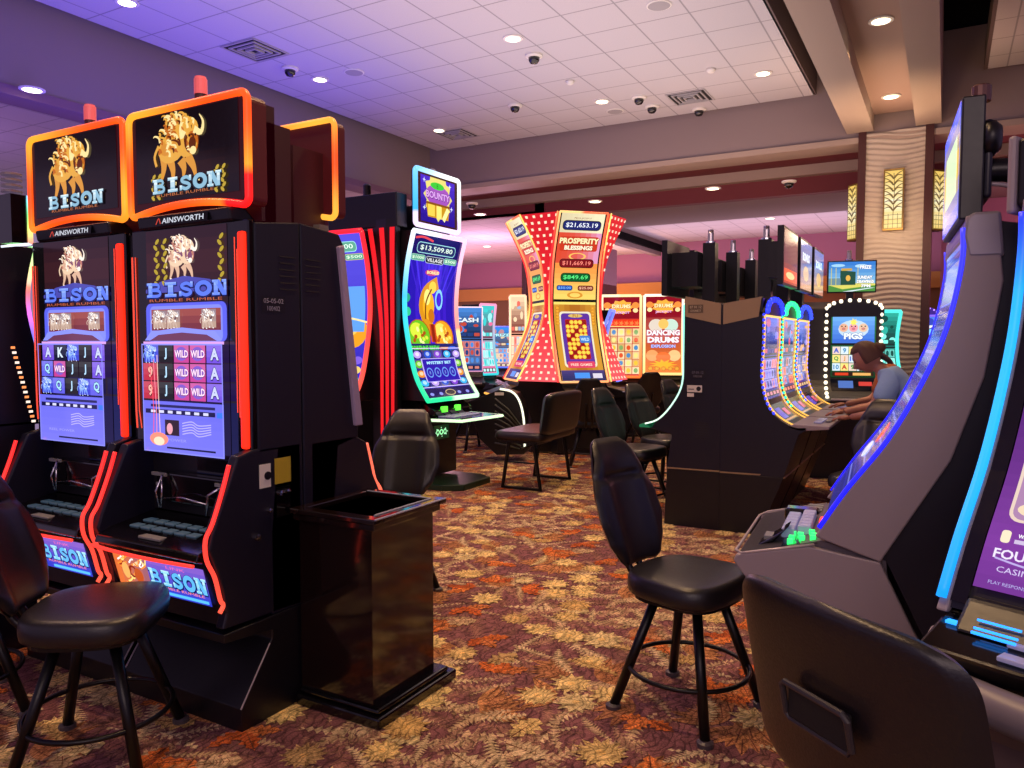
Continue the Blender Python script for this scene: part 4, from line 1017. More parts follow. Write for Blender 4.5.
pill(a2,.55,PG.len*.915,.6,.1,'60a890','$8,240.00','e8fff0','a0e0e8',.04); pill(a2,.8,PG.len*.855,.26,.06,'60a890','$500','e8ffe0')
a2.ell(.75,PG.len*.42,.2,.18,'f0a020'); a2.ell(.7,PG.len*.45,.12,.1,'ffd060'); a2.rect(.4,.8,.9,1.3,'60a0f0'); a2.stroke([(.3,1.0),(.7,.95),(.95,.9)],.01,'ffe8a0')
for j in range(4):
    for i in range(5): a2.ell(.1+.19*i,.15+.11*j,.07,.045,('50d0b0','f0d070','8060e0','60c040','f09050')[(i+j)%5])
t=big_pod_machine('curved_slot_machine.001','tall curved slot machine with a red lit rim behind the row end, partly hidden',(-5.95,6.52,0),0,a2,lambda u,s:mixc('ff5a48','ff2030',u),.95,('ff8060','ff4030'),None,pad='1c1012')
MB().box(-.1,.86,.0,.19,2.84,3.20).build('topper_housing',BLACK,t,bevel=.01); MB().lathe([(.045,3.2),(.045,3.32),(.03,3.34)],.38,.1,12).build('candle_light',BLACKG,t)
# striped corner column of the pod
t=thing('striped_corner_panel','black corner cabinet with three curved red lit stripes between two curved machines','panel',(-5.2,6.62,0))
MB().prismz([(-.24,-.09),(-.02,-.12),(.10,-.10),(.08,.0),(-.2,.12)],0,2.92).build('core',BLACK,t)
def stripe(x0,x1,x2,y):
    def S(u,v):
        z=.45+v*2.37; q=(v-.55)
        x=x1+(x2-x1)*max(0,(v-.5)*2)**1.6+(x0-x1)*max(0,(.5-v)*2)**1.6
        wd=.018+.015*v
        return (x+(u-.5)*2*wd,y-.05*max(0,v-.6)-.05*max(0,.4-v),z)
    return S
for x0,x1,x2,y in ((-.06,-.07,-.20,-.14),(.015,.005,-.04,-.145),(.085,.075,.10,-.14)):
    MB().grid(stripe(x0,x1,x2,y),1,24).build('red_stripe',STRIPE,t)

# --- twin dragon machines
PD=Prof([(.42,1.05),(.26,1.35),(.05,1.85),(.0,2.2),(.06,2.7),(.20,3.05),(.38,3.40)])
dth=math.radians(44.4)
def dragon(name,label,loc,rz,warm):
    w=.64
    ed=lambda u,s: mixc('ff3838','ffd080',abs(u-.45)*1.7) if s<0 else mixc('ffe890','ff6840',min(1,abs(u-.3)*1.8))
    t=curved(name,label,loc,rz,PD,w,art_dragon(w,PD.len),ed,.015,'twin curved slot machines showing jackpot meters',back=.12,body=BLACK,margin=.05)
    # second outer piping
    for s in (-1,1):
        P=[(s*(w/2+.075),-(f+.02),z) for f,z,_,_ in [PD.at(PD.len*k/30) for k in range(31)]]
        MB().tube(P,.011,8,False,[mixc('ff2830','f8e070',(.5+.5*math.sin(k*.25+s))) for k in range(31)]).build('outer_light',NEON,t,smooth=True)
    MB().prism([(-.38,1.06),(-.40,.98),(-.75,.86),(-.75,.82),(-.30,.80),(-.2,.5),(-.2,0),(.1,0),(.1,1.06)],-w/2,w/2).build('pedestal',BLACK,t)
    MB().tube([(-w/2,-.4,.84),(-w/2+.03,-.75,.84),(w/2-.03,-.75,.84),(w/2,-.4,.84)],.016,8,False,['ff9838','ffb048','ffb048','ff9838']).build('deck_light',NEON,t)
    buttons(t,-.24,-.68,.862,4,1,.12,.1,BTN)
    return t
Pc=Vector((-4.97,9.81,0)); lat=Vector((math.cos(dth),math.sin(dth),0)); lat2=Vector((math.cos(dth-PI/2),math.sin(dth-PI/2),0))
dragon('curved_slot_machine.002','right hand curved machine of the dragon pair, facing forward with $21,653.19 meter',tuple(Pc+lat*.42),dth,1)
dragon('curved_slot_machine.003','left hand curved machine of the dragon pair, seen edge on behind the lattice corner',tuple(Pc-lat2*.42),dth-PI/2,0)
# lattice corner panels between the machines
def lattice(name,label,A,B,la,lb):
    t=thing(name,label,'panel',(0,0,0))
    def S(u,v,o=0):
        f,z,_,_=PD.at(PD.len*v)
        a=Vector(A)+la*f; b=Vector(B)+lb*f
        p=a.lerp(b,u); n=(la+lb).normalized()
        p=p+n*(o-.015-.10*math.sin(PI*u)*f*0); return (p.x,p.y,z)
    mb=MB(); mb.grid(lambda u,v:S(u,v),6,40,lambda u,v:mixc('e02028','ff6a70' if v<.4 else 'd01828',abs(v-.5)*1.5))
    for j in range(26):
        v=(j+.5)/26; f=PD.at(PD.len*v)[0]; wd=(Vector(A)+la*f-(Vector(B)+lb*f)).length; n=max(0,int(wd/.10))
        for i in range(n):
            u=(i+.5+(.25 if j%2 else -.25))/n; 
            if not .04<u<.96: continue
            hu=.019/wd; hv=.019/PD.len
            mb.add([S(u-hu,v-hv,.01),S(u+hu,v-hv,.01),S(u+hu,v+hv,.01),S(u-hu,v+hv,.01)],[(0,1,2,3)],'ffe8c8')
    mb.build('dotted_face',mat('lattice_red','301010',.4,attr='emit',es=1.15),t)
    return t
fC=Vector((math.sin(dth),-math.cos(dth),0)); fL=Vector((math.sin(dth-PI/2),-math.cos(dth-PI/2),0))
A=Pc-lat2*.04+fL*.02; B=Pc+lat*.04+fC*.02
lattice('lattice_corner_panel','red corner panel dotted with white lights between the dragon pair',A,B,fL,fC)
Q=Pc+lat*.80; lattice('lattice_corner_panel.001','narrow red dotted panel on the right flank of the dragon pair',Q+fC*.02,Q+lat*.05,fC,-fL)
# ribbed console cheek of the left dragon machine
t=thing('ribbed_console','black ribbed console side with a curved white light strip beside the bench seat','console',(-5.18,8.75,0),dth-PI/2+1.15)
MB().prismy([(-.42,.80),(-.30,.84),(.05,.98),(.26,.92),(.36,.70),(.38,.12),(.0,.10),(-.22,.30)],-.02,.45).build('body',BLACK,t,bevel=.01)
mb=MB()
for k in range(8): mb.tube([(-.02+.0*k,-.03,.86-k*.085),(.16,-.035,.72-k*.07),(.33,-.03,.50-k*.045)],.012,6)
mb.build_each('rib',mat('rib_metal','4a4c44',.4,metal=.5),t,smooth=True)
P=catmull([(.05,-.03,.985),(.20,-.03,.955),(.30,-.03,.85),(.36,-.03,.65),(.385,-.03,.35),(.38,-.03,.2)],5)
MB().tube(P,.014,8,False,['ffffe0']*len(P)).build('light_strip',NEON,t,smooth=True)
MB().box(-.02,.10,-.03,-.02,.90,.94).build('badge',WHITE,t)
MB().tube([(-.42,-.03,.80),(-.6,-.1,.80),(-.75,-.1,.80)],.016,6,False,['ff9840']*3).build('amber_light',NEON,t)

# --- small red machines at the back
def small(name,label,px,d,w,z0,z1,art,edge,th,group=None,curve=.08,er=.022,led=True,topz=.0):
    hd=-YAW+math.atan((px-512)/FPX); dd=d/math.cos(math.atan((px-512)/FPX))
    loc=(dd*math.sin(hd),dd*math.cos(hd),0)
    P=Prof([(curve*2,z0),(curve*.4,z0+(z1-z0)*.3),(0,z0+(z1-z0)*.65),(curve,z1)])
    a=art(w,P.len)
    t=curved(name,label,loc,th,P,w,a,edge,er,group,back=.5,body=BLACK,lower=[(-.05,z0+.02),(-.10,z0-.1),(-.45,z0-.18),(-.45,z0-.23),(-.1,z0-.3),(-.1,0),(.5,0),(.5,z0)])
    MB().tube([(-w/2,-.2,z0-.17),(-w/2+.05,-.46,z0-.19),(w/2-.05,-.46,z0-.19),(w/2,-.2,z0-.17)],.015,6).build('deck_rim',GREYL,t)
    buttons(t,-.2,-.40,z0-.175,4,1,.1,.08,BTN)
    return t
fth=math.radians(20)
GS='red drum themed slot machines at the back'
small('slot_machine.005','small red slot machine with a gold grid, right of the dragon pair',621,13,.62,1.02,2.38,lambda w,h:art_drums(w,h,'reels'),lambda u,s:mixc('ffb060','fff0c0',u) if s<0 else mixc('ff7030','ffe0a0',u),fth,GS)
small('slot_machine.006','small red slot machine with dancing drums lettering beside the dark cabinets',663,13.2,.62,1.06,2.4,lambda w,h:art_drums(w,h,'title'),lambda u,s:mixc('ffd080','fff8e0',u),fth,GS)
small('slot_machine.007','slot machine with a green and pale blue curved screen behind the dark cabinets',689,14.4,.34,1.0,2.3,lambda w,h:art_generic(w,h,4,['20b070','80e8e0','f0c060'],None),lambda u,s:'80f0d0',fth)
small('slot_machine.008','blue screened slot machine right behind the green lit curved machine',467,13.2,.5,1.1,2.2,lambda w,h:art_generic(w,h,9,['1c3a78','4a88d8','c04838'],'CASH','e0f0ff'),lambda u,s:mixc('c080a0','f0d0e0',u),math.radians(38),curve=.03,er=.010)
small('slot_machine.009','slot machine with a teal glowing flank behind the green lit curved machine',486,14.4,.34,1.0,2.3,lambda w,h:art_generic(w,h,2,['f070a0','40d0d0','a0f0f0']),lambda u,s:mixc('30c0c8','f090b8',u),math.radians(70),curve=.06)
small('slot_machine.010','farthest small blue framed slot machine seen in the gap left of the dragon pair',501,18,.52,1.0,1.95,lambda w,h:art_generic(w,h,12,['c08890','3090f0','e8c8a0'],'PRIZE','b0f0ff'),lambda u,s:'4a68e8',math.radians(28),curve=.02)
small('slot_machine.011','narrow pink and white slot machine immediately left of the dragon pair',518,15,.28,1.0,2.5,lambda w,h:art_generic(w,h,15,['f07060','f8d8b0','a0b8d0']),lambda u,s:'ffd0a8',math.radians(20),curve=.03)
small('slot_machine.012','slot machine with a purple blue curved edge right beside the dragon pair',604,12.2,.3,1.0,2.1,lambda w,h:art_generic(w,h,5,['202060','5a60d8','8a90f0']),lambda u,s:'7080f8',math.radians(100),curve=.12)
# ------------------------------------------------------------ dark double bank in the middle
PRR=Prof([(.36,.925),(.25,.925),(.11,1.01),(.03,1.13),(-.01,1.34),(0,1.59),(0,1.84)])
TRIM=mat('bank_trim','a08c70',.35,metal=.5)
def bulbs(t,pts,c,r=.012,es=2.):
    m=mat('bulb_'+c,c,.3,emit=c,es=es)
    b0=None
    for x,y,z in pts:
        if b0 is None:
            b0=MB().lathe([(r*.6,-r),(r,-r*.3),(r,r*.3),(r*.6,r)],0,0,8).build('bulb',m,t,smooth=True,loc=(x,y,z))
        else:
            b=b0.copy(); COL.objects.link(b); b.parent=t; b.location=(x,y,z)
def bank_right(name,label,Yc,c,seed,first=False,cols=('2a2a90','7a70e0','d06080')):
    w=.74; t=thing(name,label,'slot machine',(-1.31,Yc,0),PI/2,'slot machines with bulb lit arches on the right of the dark bank')
    pl=[(-f,z) for f,z,_,_ in [PRR.at(PRR.len*k/16) for k in range(17)]]
    MB().prism(pl+[(.0,1.98),(.33,1.93),(.33,.5),(-.19,.5),(-.30,.86),(-.36,.90)],-w/2,w/2).build('cabinet',NAVY,t,bevel=.004)
    MB().prism([(-.53,.94),(-.53,.915),(-.30,.89),(-.20,.92),(-.26,.945)],-w/2,w/2).build('button_deck',GREY,t,bevel=.006)
    buttons(t,-.2,-.45,.945,4,1,.1,.08,BTN)
    MB().box(-.06,.06,-.50,-.46,.944,.956).build('spin_button',mat('blue_led'),t)
    v0=.42
    a=art_generic(w-.10,PRR.len-v0,seed,list(cols)); a.build('screen',PRR.surf(-w/2+.05,.004,1,v0),t)
    a=Art(w-.12,.20,'1a1420',nv=4,nu=1); a.rect(.1,.04,.3,.16,'6048b8'); a.rect(.36,.06,.5,.14,'d05070'); a.rect(.05,.01,.55,.03,'c08850'); a.build('lower_display',PRR.surf(-w/2+.06,.003,1,.17),t)
    for s in (-1,1):
        P=[(s*(w/2-.035),-(f+nf*.012),z+nz*.012) for f,z,nf,nz in [PRR.at(.1+(PRR.len-.1)*k/36) for k in range(37)]]
        MB().tube(P,.007,6,False,['ffb850']*37).build('edge_light',NEON,t,smooth=True)
        bulbs(t,[(s*(w/2-.008),-(f+nf*.01),z) for f,z,nf,nz in [PRR.at(.3+(PRR.len-.3)*k/18) for k in range(19)]],c)
    MB().tube([(-w/2+.035,-.012,1.83),(w/2-.035,-.012,1.83)],.009,6,False,['ffc860']*2).build('top_light',NEON,t)
    arch=[(-w/2,1.84)]+[(w/2*math.cos(PI-PI*k/14),1.86+.14*math.sin(PI*k/14)) for k in range(15)]+[(w/2,1.84)]
    MB().prismy(arch,-.02,.06).build('arch_header',BLACK,t)
    bulbs(t,[((w/2-.03)*math.cos(PI-PI*k/9),-.035,1.87+.105*math.sin(PI*k/9)) for k in range(10)],c,.022)
    MB().prism([(-.19,.5),(.0,0),(.33,0),(.33,.5)],-w/2,w/2).build('stand',BLACK,t,bevel=.003)
    MB().tube([(w/2+.0,-.195,.5),(-w/2,-.195,.5)],.007,6).build('stand_trim',TRIM,t)
    MB().box(-.055,.055,-.0,.11,1.96,2.49).build('post',BLACK,t)
    # glowing topper picture; on the first machine a pinkish reflection painted in
    a=Art(.64,.44,bgf=(lambda u,v:mixc('c04028','70404c',min(1,v*2.2))) if first else (lambda u,v:mixc('d08868','3868c0',v)),nv=8,nu=2)
    if not first: a.text('BONUS',.3,.3,.08,'e0f0ff',.4,.04); a.ell(.3,.15,.16,.07,'e0b070')
    else: a.rect(.02,.02,.62,.12,'f06038'); a.ell(.3,.07,.2,.03,'ffd090')
    MB().box(-.34,.34,-.15,-.10,2.08,2.56).build('topper_housing',BLACK,t); a.build('topper_screen',flat(-.32,2.10,-.152),t)
    MB().box(-.2,.2,-.10,.0,2.15,2.45).build('topper_mount',BLACK,t)
    candle2(t,0,.055,2.49)
    return t
def candle2(t,x,y,z):
    cd=MB().lathe([(.045,z),(.045,z+.015),(.03,z+.02)],x,y,12).build('candle_light',CHROME,t)
    MB().lathe([(.027,z+.02),(.027,z+.09),(.024,z+.10),(.027,z+.105),(.024,z+.12)],x,y,12).build('candle_tube',mat('candle_glass','b8b0b8',.15,metal=.6),cd)
PRL=Prof([(.34,.885),(.22,.93),(.10,1.06),(.01,1.24),(0,1.5),(0,1.93)])
def bank_left(name,label,Yc):
    w=.74; t=thing(name,label,'slot machine',(-1.965,Yc,0),-PI/2,'slot machines on the left of the dark bank')
    pl=[(-f,z) for f,z,_,_ in [PRL.at(PRL.len*k/16) for k in range(17)]]
    MB().prism(pl+[(.02,2.0),(.325,1.93),(.325,.5),(-.14,.5),(-.10,.80),(-.30,.85)],-w/2,w/2).build('cabinet',NAVY,t,bevel=.004)
    MB().prism([(-.40,.875),(-.40,.85),(-.28,.85),(-.22,.93)],-w/2,w/2).build('button_deck',mat('deck_green','184030',.35,emit='30c080',es=.25),t,bevel=.005)
    art_generic(w-.08,PRL.len-.35,31,['202830','506070','807860']).build('screen',PRL.surf(-w/2+.04,.004,1,.35),t)
    for s in (-1,1):
        P=[(s*(w/2-.0),-(f+.004),z) for f,z,_,_ in [PRL.at(PRL.len*k/30) for k in range(31)]]
        MB().tube(P,.008,6,False,[mixc('e8ffe8','80e8d0',k/30) for k in range(31)]).build('edge_light',NEON,t,smooth=True)
    MB().prism([(-.14,.5),(-.16,0),(.325,0),(.325,.5)],-w/2,w/2).build('stand',BLACK,t,bevel=.003)
    MB().box(-.055,.055,.065,.175,1.93,2.49).build('post',BLACK,t)
    MB().box(-.33,.33,-.22,-.17,2.02,2.5).box(-.2,.2,-.17,.06,2.1,2.4).build('topper_housing',BLACK,t)
    candle2(t,0,.12,2.49)
    return t
r1=bank_right('bank_slot_machine','nearest blue bulb lit slot machine on the right face of the dark bank',6.87,'2838ff',21,True)
bank_right('bank_slot_machine.001','green bulb lit slot machine, second on the right face of the dark bank',7.70,'30ff90',22,cols=('1a3a70','6a80d0','e05048'))
bank_right('bank_slot_machine.002','far blue bulb lit slot machine, third on the right face of the dark bank',8.53,'3048ff',23,cols=('2a2a80','8080e0','e0a060'))
l1=bank_left('bank_slot_machine.003','nearest dark slot machine on the left face of the bank, white green curved edge light',6.87)
bank_left('bank_slot_machine.004','second dark slot machine on the left face of the bank, behind the nearest',7.70)
bank_left('bank_slot_machine.005','third dark slot machine on the left face of the bank, behind the shortest post',8.53)
# side fittings of the two nearest cabinets (their flanks face the camera)
def ws(x0,z0):     # surface on the flank plane Y=6.495, in the frame of the given machine
    return x0,z0
def flank(t,sgn,x,pts,name,m,off=.004):
    """polygon on the flank: pts in (world X, z)"""
    ins=t.matrix_basis.inverted()
    mb=MB(); vs=[]
    for o in (0,-off):
        for X,z in pts: vs.append(tuple(ins@Vector((X,6.50+o,z))))
    n=len(pts); mb.add(vs,[tuple(range(n,2*n))]+[(i,(i+1)%n,n+(i+1)%n,n+i) for i in range(n)])
    return mb.build(name,m,t)
flank(l1,0,0,[(-1.955,2.005),(-1.65,1.935),(-1.65,1.76),(-1.955,1.83)],'top_panel',TAN)
flank(r1,0,0,[(-1.63,1.935),(-1.32,1.985),(-1.34,1.82),(-1.63,1.76)],'top_panel',TAN)
for t,X0 in ((l1,-1.86),(r1,-1.50)):
    ins=t.matrix_basis.inverted(); mb=MB()
    for k in range(7):
        z=.78+k*.022
        mb.add([tuple(ins@Vector(p)) for p in ((X0,6.497,z),(X0+.12,6.497,z),(X0+.12,6.497,z+.007),(X0,6.497,z+.007))],[(0,1,2,3)])
    if t is l1: mb.build('side_vent',mat('vent_dark'),t)
def flank_art(t,X0,z0,a,name,m=PRINT):
    ins=t.matrix_basis.inverted()
    a.build(name,lambda u,v,o:tuple(ins@Vector((X0+u,6.494-o,z0+v))),t,m)
a=Art(.14,.07,'100e1c',nv=1,nu=1); a.text('07-01-12',.07,.05,.022,'6a6878',.10); a.text('100218',.07,.018,.018,'6a6878',.07); flank_art(l1,-1.91,1.30,a,'asset_number')
a=Art(.13,.07,'5e4c3a',nv=1,nu=1); a.text('07 01 12',.065,.05,.02,'c8bca0',.10); a.text('CONNECT',.065,.018,.016,'c8bca0',.09); flank_art(l1,-1.93,1.86,a,'printed_number')
a=Art(.13,.10,'100e1c',nv=1,nu=1); a.rect(0,.04,.13,.10,'c8c4c0'); a.ell(.1,.07,.02,.02,'181820'); a.rect(0,0,.06,.03,'c8c4c0'); a.rect(.01,.06,.06,.07,'606068'); flank_art(l1,-1.93,1.14,a,'badge')
flank(r1,0,0,[(-1.31,.505),(-1.64,.50),(-1.64,.512),(-1.30,.517)],'stand_trim',TRIM)
flank(l1,0,0,[(-1.645,.505),(-2.105,.50),(-2.11,.512),(-1.645,.517)],'stand_trim',TRIM)

# --- bulb framed machine facing the camera, screen on the wall of the row
P=Prof([(.34,.94),(.18,1.0),(.05,1.15),(.0,1.4),(.0,2.0)])
tb=thing('slot_machine.013','slot machine with a white bulb rim and green pigs screen behind the two seated people','slot machine',(-.93,9.7,0),math.radians(14))
w=.56
pl=[(-f,z) for f,z,_,_ in [P.at(P.len*k/16) for k in range(17)]]
MB().prism(pl+[(.5,2.1),(.5,0),(.0,0),(-.1,.8),(-.3,.88)],-w/2-.22,w/2+.02).build('cabinet',mat('cabinet_grey','2c2a2c',.5),tb,bevel=.006)
aa=art_pigs(w-.08,P.len-.42); aa.build('screen',P.surf(-w/2+.04,.01,1,.42),tb)
a=Art(w-.08,.16,'0a0a10',nv=3,nu=1); a.rect(.08,.04,.24,.14,'5070b8'); a.rect(.30,.07,.44,.13,'d04038'); a.build('lower_display',P.surf(-w/2+.04,.008,1,.24),tb)
MB().box(-.26,.26,-.36,-.14,.94,.965).build('button_deck',GREY,tb,bevel=.01)
arch=[(-w/2-.04,1.9)]+[((w/2+.04)*math.cos(PI-PI*k/14),1.98+.13*math.sin(PI*k/14)) for k in range(15)]+[(w/2+.04,1.9)]
MB().prismy(arch,-.03,.05).build('arch_header',BLACK,tb)
pts=[(-w/2-.015,-(f+.02),z) for f,z,_,_ in [P.at(.12+(P.len-.12)*k/14) for k in range(15)]]+[((w/2+.01)*math.cos(PI-PI*k/9),-.05,2.0+.09*math.sin(PI*k/9)) for k in range(1,9)]+[(w/2+.015,-(f+.02),z) for f,z,_,_ in [P.at(.3+(P.len-.3)*k/12) for k in range(13)]]
bulbs(tb,pts,'fff4d8',.021,1.6)
a=Art(.22,.05,'101010',nv=1,nu=1)
# television above
tv=thing('television','flat television showing a stadium promotion, mounted above the bulb rimmed machine','television',(-.98,9.9,0),math.radians(14))
MB().box(-.27,.27,.0,.05,2.19,2.57).build('housing',BLACK,tv,bevel=.006)
art_tv(.51,.35).build('screen',flat(-.255,2.205,-.003),tv)
MB().box(-.05,.03,.05,.12,2.08,2.5).build('wall_arm',BLACK,tv)
candle2(tv,-.03,.03,2.57)
# dark topper box left of the tv
t=thing('topper_cabinet','plain dark box standing behind the television left side','cabinet',(-1.80,9.75,0),math.radians(14))
MB().box(-.22,.24,.0,.5,2.12,2.48).build('body',BLACK,t,bevel=.01); MB().box(-.10,.25,-.02,.0,1.90,1.975).build('shelf_label',mat('label_grey','8a8478',.5),t)
# blue arch machine by the column
t=small('slot_machine.014','small slot machine with a purple lit arch in front of the column base',917,12.3,.62,1.10,2.02,lambda w,h:art_generic(w,h,17,['3848b8','5888f0','80d8f0'],'777','f0f0ff'),lambda u,s:'8060ff',math.radians(0),curve=.02,er=.016)
MB().prismy([(-.31,2.0)]+[(.31*math.cos(PI-PI*k/12),2.02+.16*math.sin(PI*k/12)) for k in range(13)]+[(.31,2.0)],-.02,.04).build('arch_header',mat('arch_purple','20104a',.4,emit='5030c0',es=.5),t)
bulbs(t,[(.27*math.cos(PI-PI*k/10),-.03,2.04+.12*math.sin(PI*k/10)) for k in range(11)],'c090ff',.012,1.5)
MB().tube([(0,.0,2.18),(0,0,2.35)],.01,6).box(-.025,.025,-.02,.02,2.35,2.45).build('antenna_post',mat('label_grey'),t)
# teal flank machine behind the people
small('slot_machine.015','slot machine with teal lit flank just right of the bulb rimmed machine',882,9.9,.34,1.1,2.0,lambda w,h:art_generic(w,h,8,['104a40','30b0a0','80f0e0']),lambda u,s:'50e0d0',math.radians(30))
# ------------------------------------------------------------ grey curved machines at the right
PR=Prof([(.38,.93),(.29,1.08),(.16,1.27),(.06,1.47),(-.01,1.66),(-.05,1.88),(-.05,2.0)])
BLUEN='2030ff'
def grey_machine(name,label,loc,rz,w,tip,edgec,art,er=.012,er2=1.):
    t=thing(name,label,'slot machine',loc,rz)
    back=[(.14,2.03),(.165,1.82),(.12,1.5),(.03,1.21),(-.18,.83)]
    fr=[(-f,z) for f,z,_,_ in [PR.at(PR.len*k/18) for k in range(19)]]
    for s in (-1,1):
        x0,x1=(s*w/2-.03,s*w/2) if s>0 else (s*w/2,s*w/2+.03)
        MB().prism([(-.40,.90)]+fr+[(.05,2.04)]+back,x0,x1).build('side_panel',GREY,t,bevel=.006)
        MB().prism([(-.18,.83),(-.07,.6),(.10,.3),(.10,0),(-.36,0),(-.39,.5),(-.44,.66),(-tip+.05,.71),(-tip,.775),(-tip+.01,.80),(-.42,.86)],x0,x1).build('lower_side_panel',GREY,t,bevel=.006)
    MB().prism([(-.38,.91)]+[(a+.008,b) for a,b in fr]+[(.14,2.02),(.165,1.82),(.12,1.5),(.03,1.21),(-.18,.83),(-.07,.6),(.1,.3),(.1,0),(.38,0),(.42,1.0),(.40,1.9),(.2,2.05),(.06,2.035),(-.02,1.9),(-.0,1.66),(-.08,1.47),(-.18,1.27),(-.3,1.05)][:24+0] if False else
             [(-.38,.91)]+[(a+.008,b) for a,b in fr]+[(.10,2.03),(.36,1.98),(.40,1.0),(.38,0),(.12,0),(.12,.3),(-.05,.6),(-.16,.83)],-w/2+.03,w/2-.03).build('cabinet',NAVY,t)
    MB().prism([(.045,1.97),(.05,2.03),(.07,2.05),(.15,2.05),(.165,1.90),(.06,1.90)],-w/2-.002,w/2+.002).build('top_cap',mat('cap_grey','8a8490',.4,metal=.3),t,bevel=.01)
    MB().prism([(-.16,.83),(-.38,.88),(-tip+.02,.795),(-tip,.77),(-tip+.06,.70),(-.40,.60),(-.37,0),(-.1,0)],-w/2+.03,w/2-.03).build('front_body',mat('body_grey_dark','5a5058',.5),t)
    if art: art.build('screen',PR.surf(-art.w/2,.004,1,0.03),t)
    for s in (-1,1):
        P=[(s*(w/2-.008),-(f+nf*.006),z+nz*.006) for f,z,nf,nz in [PR.at(PR.len*k/40) for k in range(41)]]
        MB().tube(P,er*(er2 if s<0 else 1),8,False,[edgec(k/40,s) for k in range(41)]).build('edge_light',NEON,t,smooth=True)
    return t
aM=Art(.66,PR.len-.05,bgf=lambda u,v:mixc('2a2c78','4a50a0',v),nv=30,nu=3)
for k in range(34): aM.rect(.03,.1+k*.032,.63,.112+k*.032,('30308a','6a70c0','3a3890')[k%3])
aM.ell(.3,.35,.08,.05,'e05030'); aM.ell(.2,.25,.1,.04,'c0c8f0'); aM.rect(.1,.9,.6,1.05,'8088c8')
t1=grey_machine('grey_slot_machine','grey sided curved slot machine with a blue lit edge, seen side on at the right',(-.028,3.40,0),math.radians(-86),.80,.69,lambda u,s:mixc('1818ff','3838ff',u),aM,.009,.4)
# deck of the first machine
def deckpt(x,y,o=0): # y from -tip to -.38 ; plane through (-.68,.797),(-.40,.868)
    return (x,y,.797+(y+.68)*.254+o)
MB().tube([deckpt(.395,-.40,.0),deckpt(.395,-.66,.004),deckpt(.33,-.69,.004),deckpt(-.33,-.69,.004),deckpt(-.395,-.66,.004),deckpt(-.395,-.40,.0)],.006,6).build('deck_rim',GREYL,t1,smooth=True)
mb=MB(); mb.add([deckpt(-.38,-.67,.002),deckpt(.38,-.67,.002),deckpt(.38,-.39,.002),deckpt(-.38,-.39,.002)],[(0,1,2,3)]); mb.build('deck_plate',mat('deck_plate','2a262c',.35),t1)
mb=MB()
for x0,x1,y0,y1 in ((-.34,.36,-.52,-.385),): mb.add([deckpt(x0,y0,.004),deckpt(x1,y0,.004),deckpt(x1,y1,.004),deckpt(x0,y1,.004)],[(0,1,2,3)])
mb.build('deck_inlay',BLACKG,t1)
for j in range(2):
    for i in range(6):
        x=-.10+i*.055; y=-.535+j*.06
        mb=MB(); a=deckpt(x,y,.006); b=deckpt(x+.045,y+.05,.03)
        mb.box(a[0],b[0],a[1],b[1],a[2],b[2]+.004).build('button',BTN,t1,bevel=.005)
mb=MB()
for i,(x,y) in enumerate([(.20,-.50),(.24,-.47),(.27,-.50),(.30,-.46),(.33,-.50),(.22,-.43),(.28,-.42),(.32,-.42)]):
    a=deckpt(x,y,.004); mb.box(a[0],a[0]+.018,a[1],a[1]+.02,a[2],a[2]+.02)
mb.build_each('green_led',mat('green_led','20ff60',.4,emit='30f070',es=1.6),t1)
mb=MB(); a=deckpt(-.30,-.46,.003)
for k in range(3): mb.box(-.33+k*.05,-.29+k*.05,-.47,-.41,a[2],a[2]+.02)
mb.build_each('blue_led',mat('blue_led'),t1)
MB().box(-.22,-.14,-.56,-.42,.83,.885).build('bill_reader',BLACKG,t1,bevel=.01)
a=deckpt(.18,-.60,.0); MB().prism([(-.62,.812),(-.56,.83),(-.50,.90),(-.55,.86)],.16,.28).build('bill_slot',BLACKG,t1,bevel=.008)
MB().box(.18,.26,-.595,-.565,.835,.85).build('bill_light',mat('blue_led'),t1)
mb=MB(); mb.box(.10,.17,-.40,-.37,.885,.915).build('red_button',mat('red_led','ff3030',.4,emit='ff4030',es=1.2),t1,bevel=.008)
# topper and arm
MB().box(-.30,.38,.03,.10,2.03,2.44).build('topper_housing',BLACK,t1,bevel=.006)
aT=Art(.66,.39,bgf=lambda u,v:mixc('f0c040','4060ff',abs(v-.5)*2),nv=8,nu=3); aT.rect(.1,.1,.55,.3,'d0e8c0'); aT.frame(0,0,.66,.39,.012,'3050ff')
aT.build('topper_screen',flat(-.29,2.04,.028),t1)
MB().box(-.1,.37,.10,.125,2.1,2.36).build('topper_back',NAVY,t1,bevel=.01)
MB().tube(catmull([(.30,.11,2.20),(.30,.20,2.19),(.30,.30,2.10),(.30,.36,1.95),(.30,.37,1.80)],6),.04,12).build('topper_arm',BLACK,t1,smooth=True)
MB().tube(catmull([(.345,.11,2.15),(.345,.19,2.13),(.345,.26,2.05),(.345,.30,1.92)],6),.008,8).build('arm_trim',GREYL,t1,smooth=True)
cd=MB().lathe([(.03,2.43),(.03,2.48),(.026,2.485)],.32,.09,14).build('candle_light',mat('candle_brown','6a4a44',.25,metal=.5),t1)
MB().lathe([(.06,0),(.06,.03),(.04,.05),(.001,.05)],n=18).build('topper_hub',BLACK,t1,rot=(-PI/2,0,0),loc=(.34,.10,2.30),smooth=True)

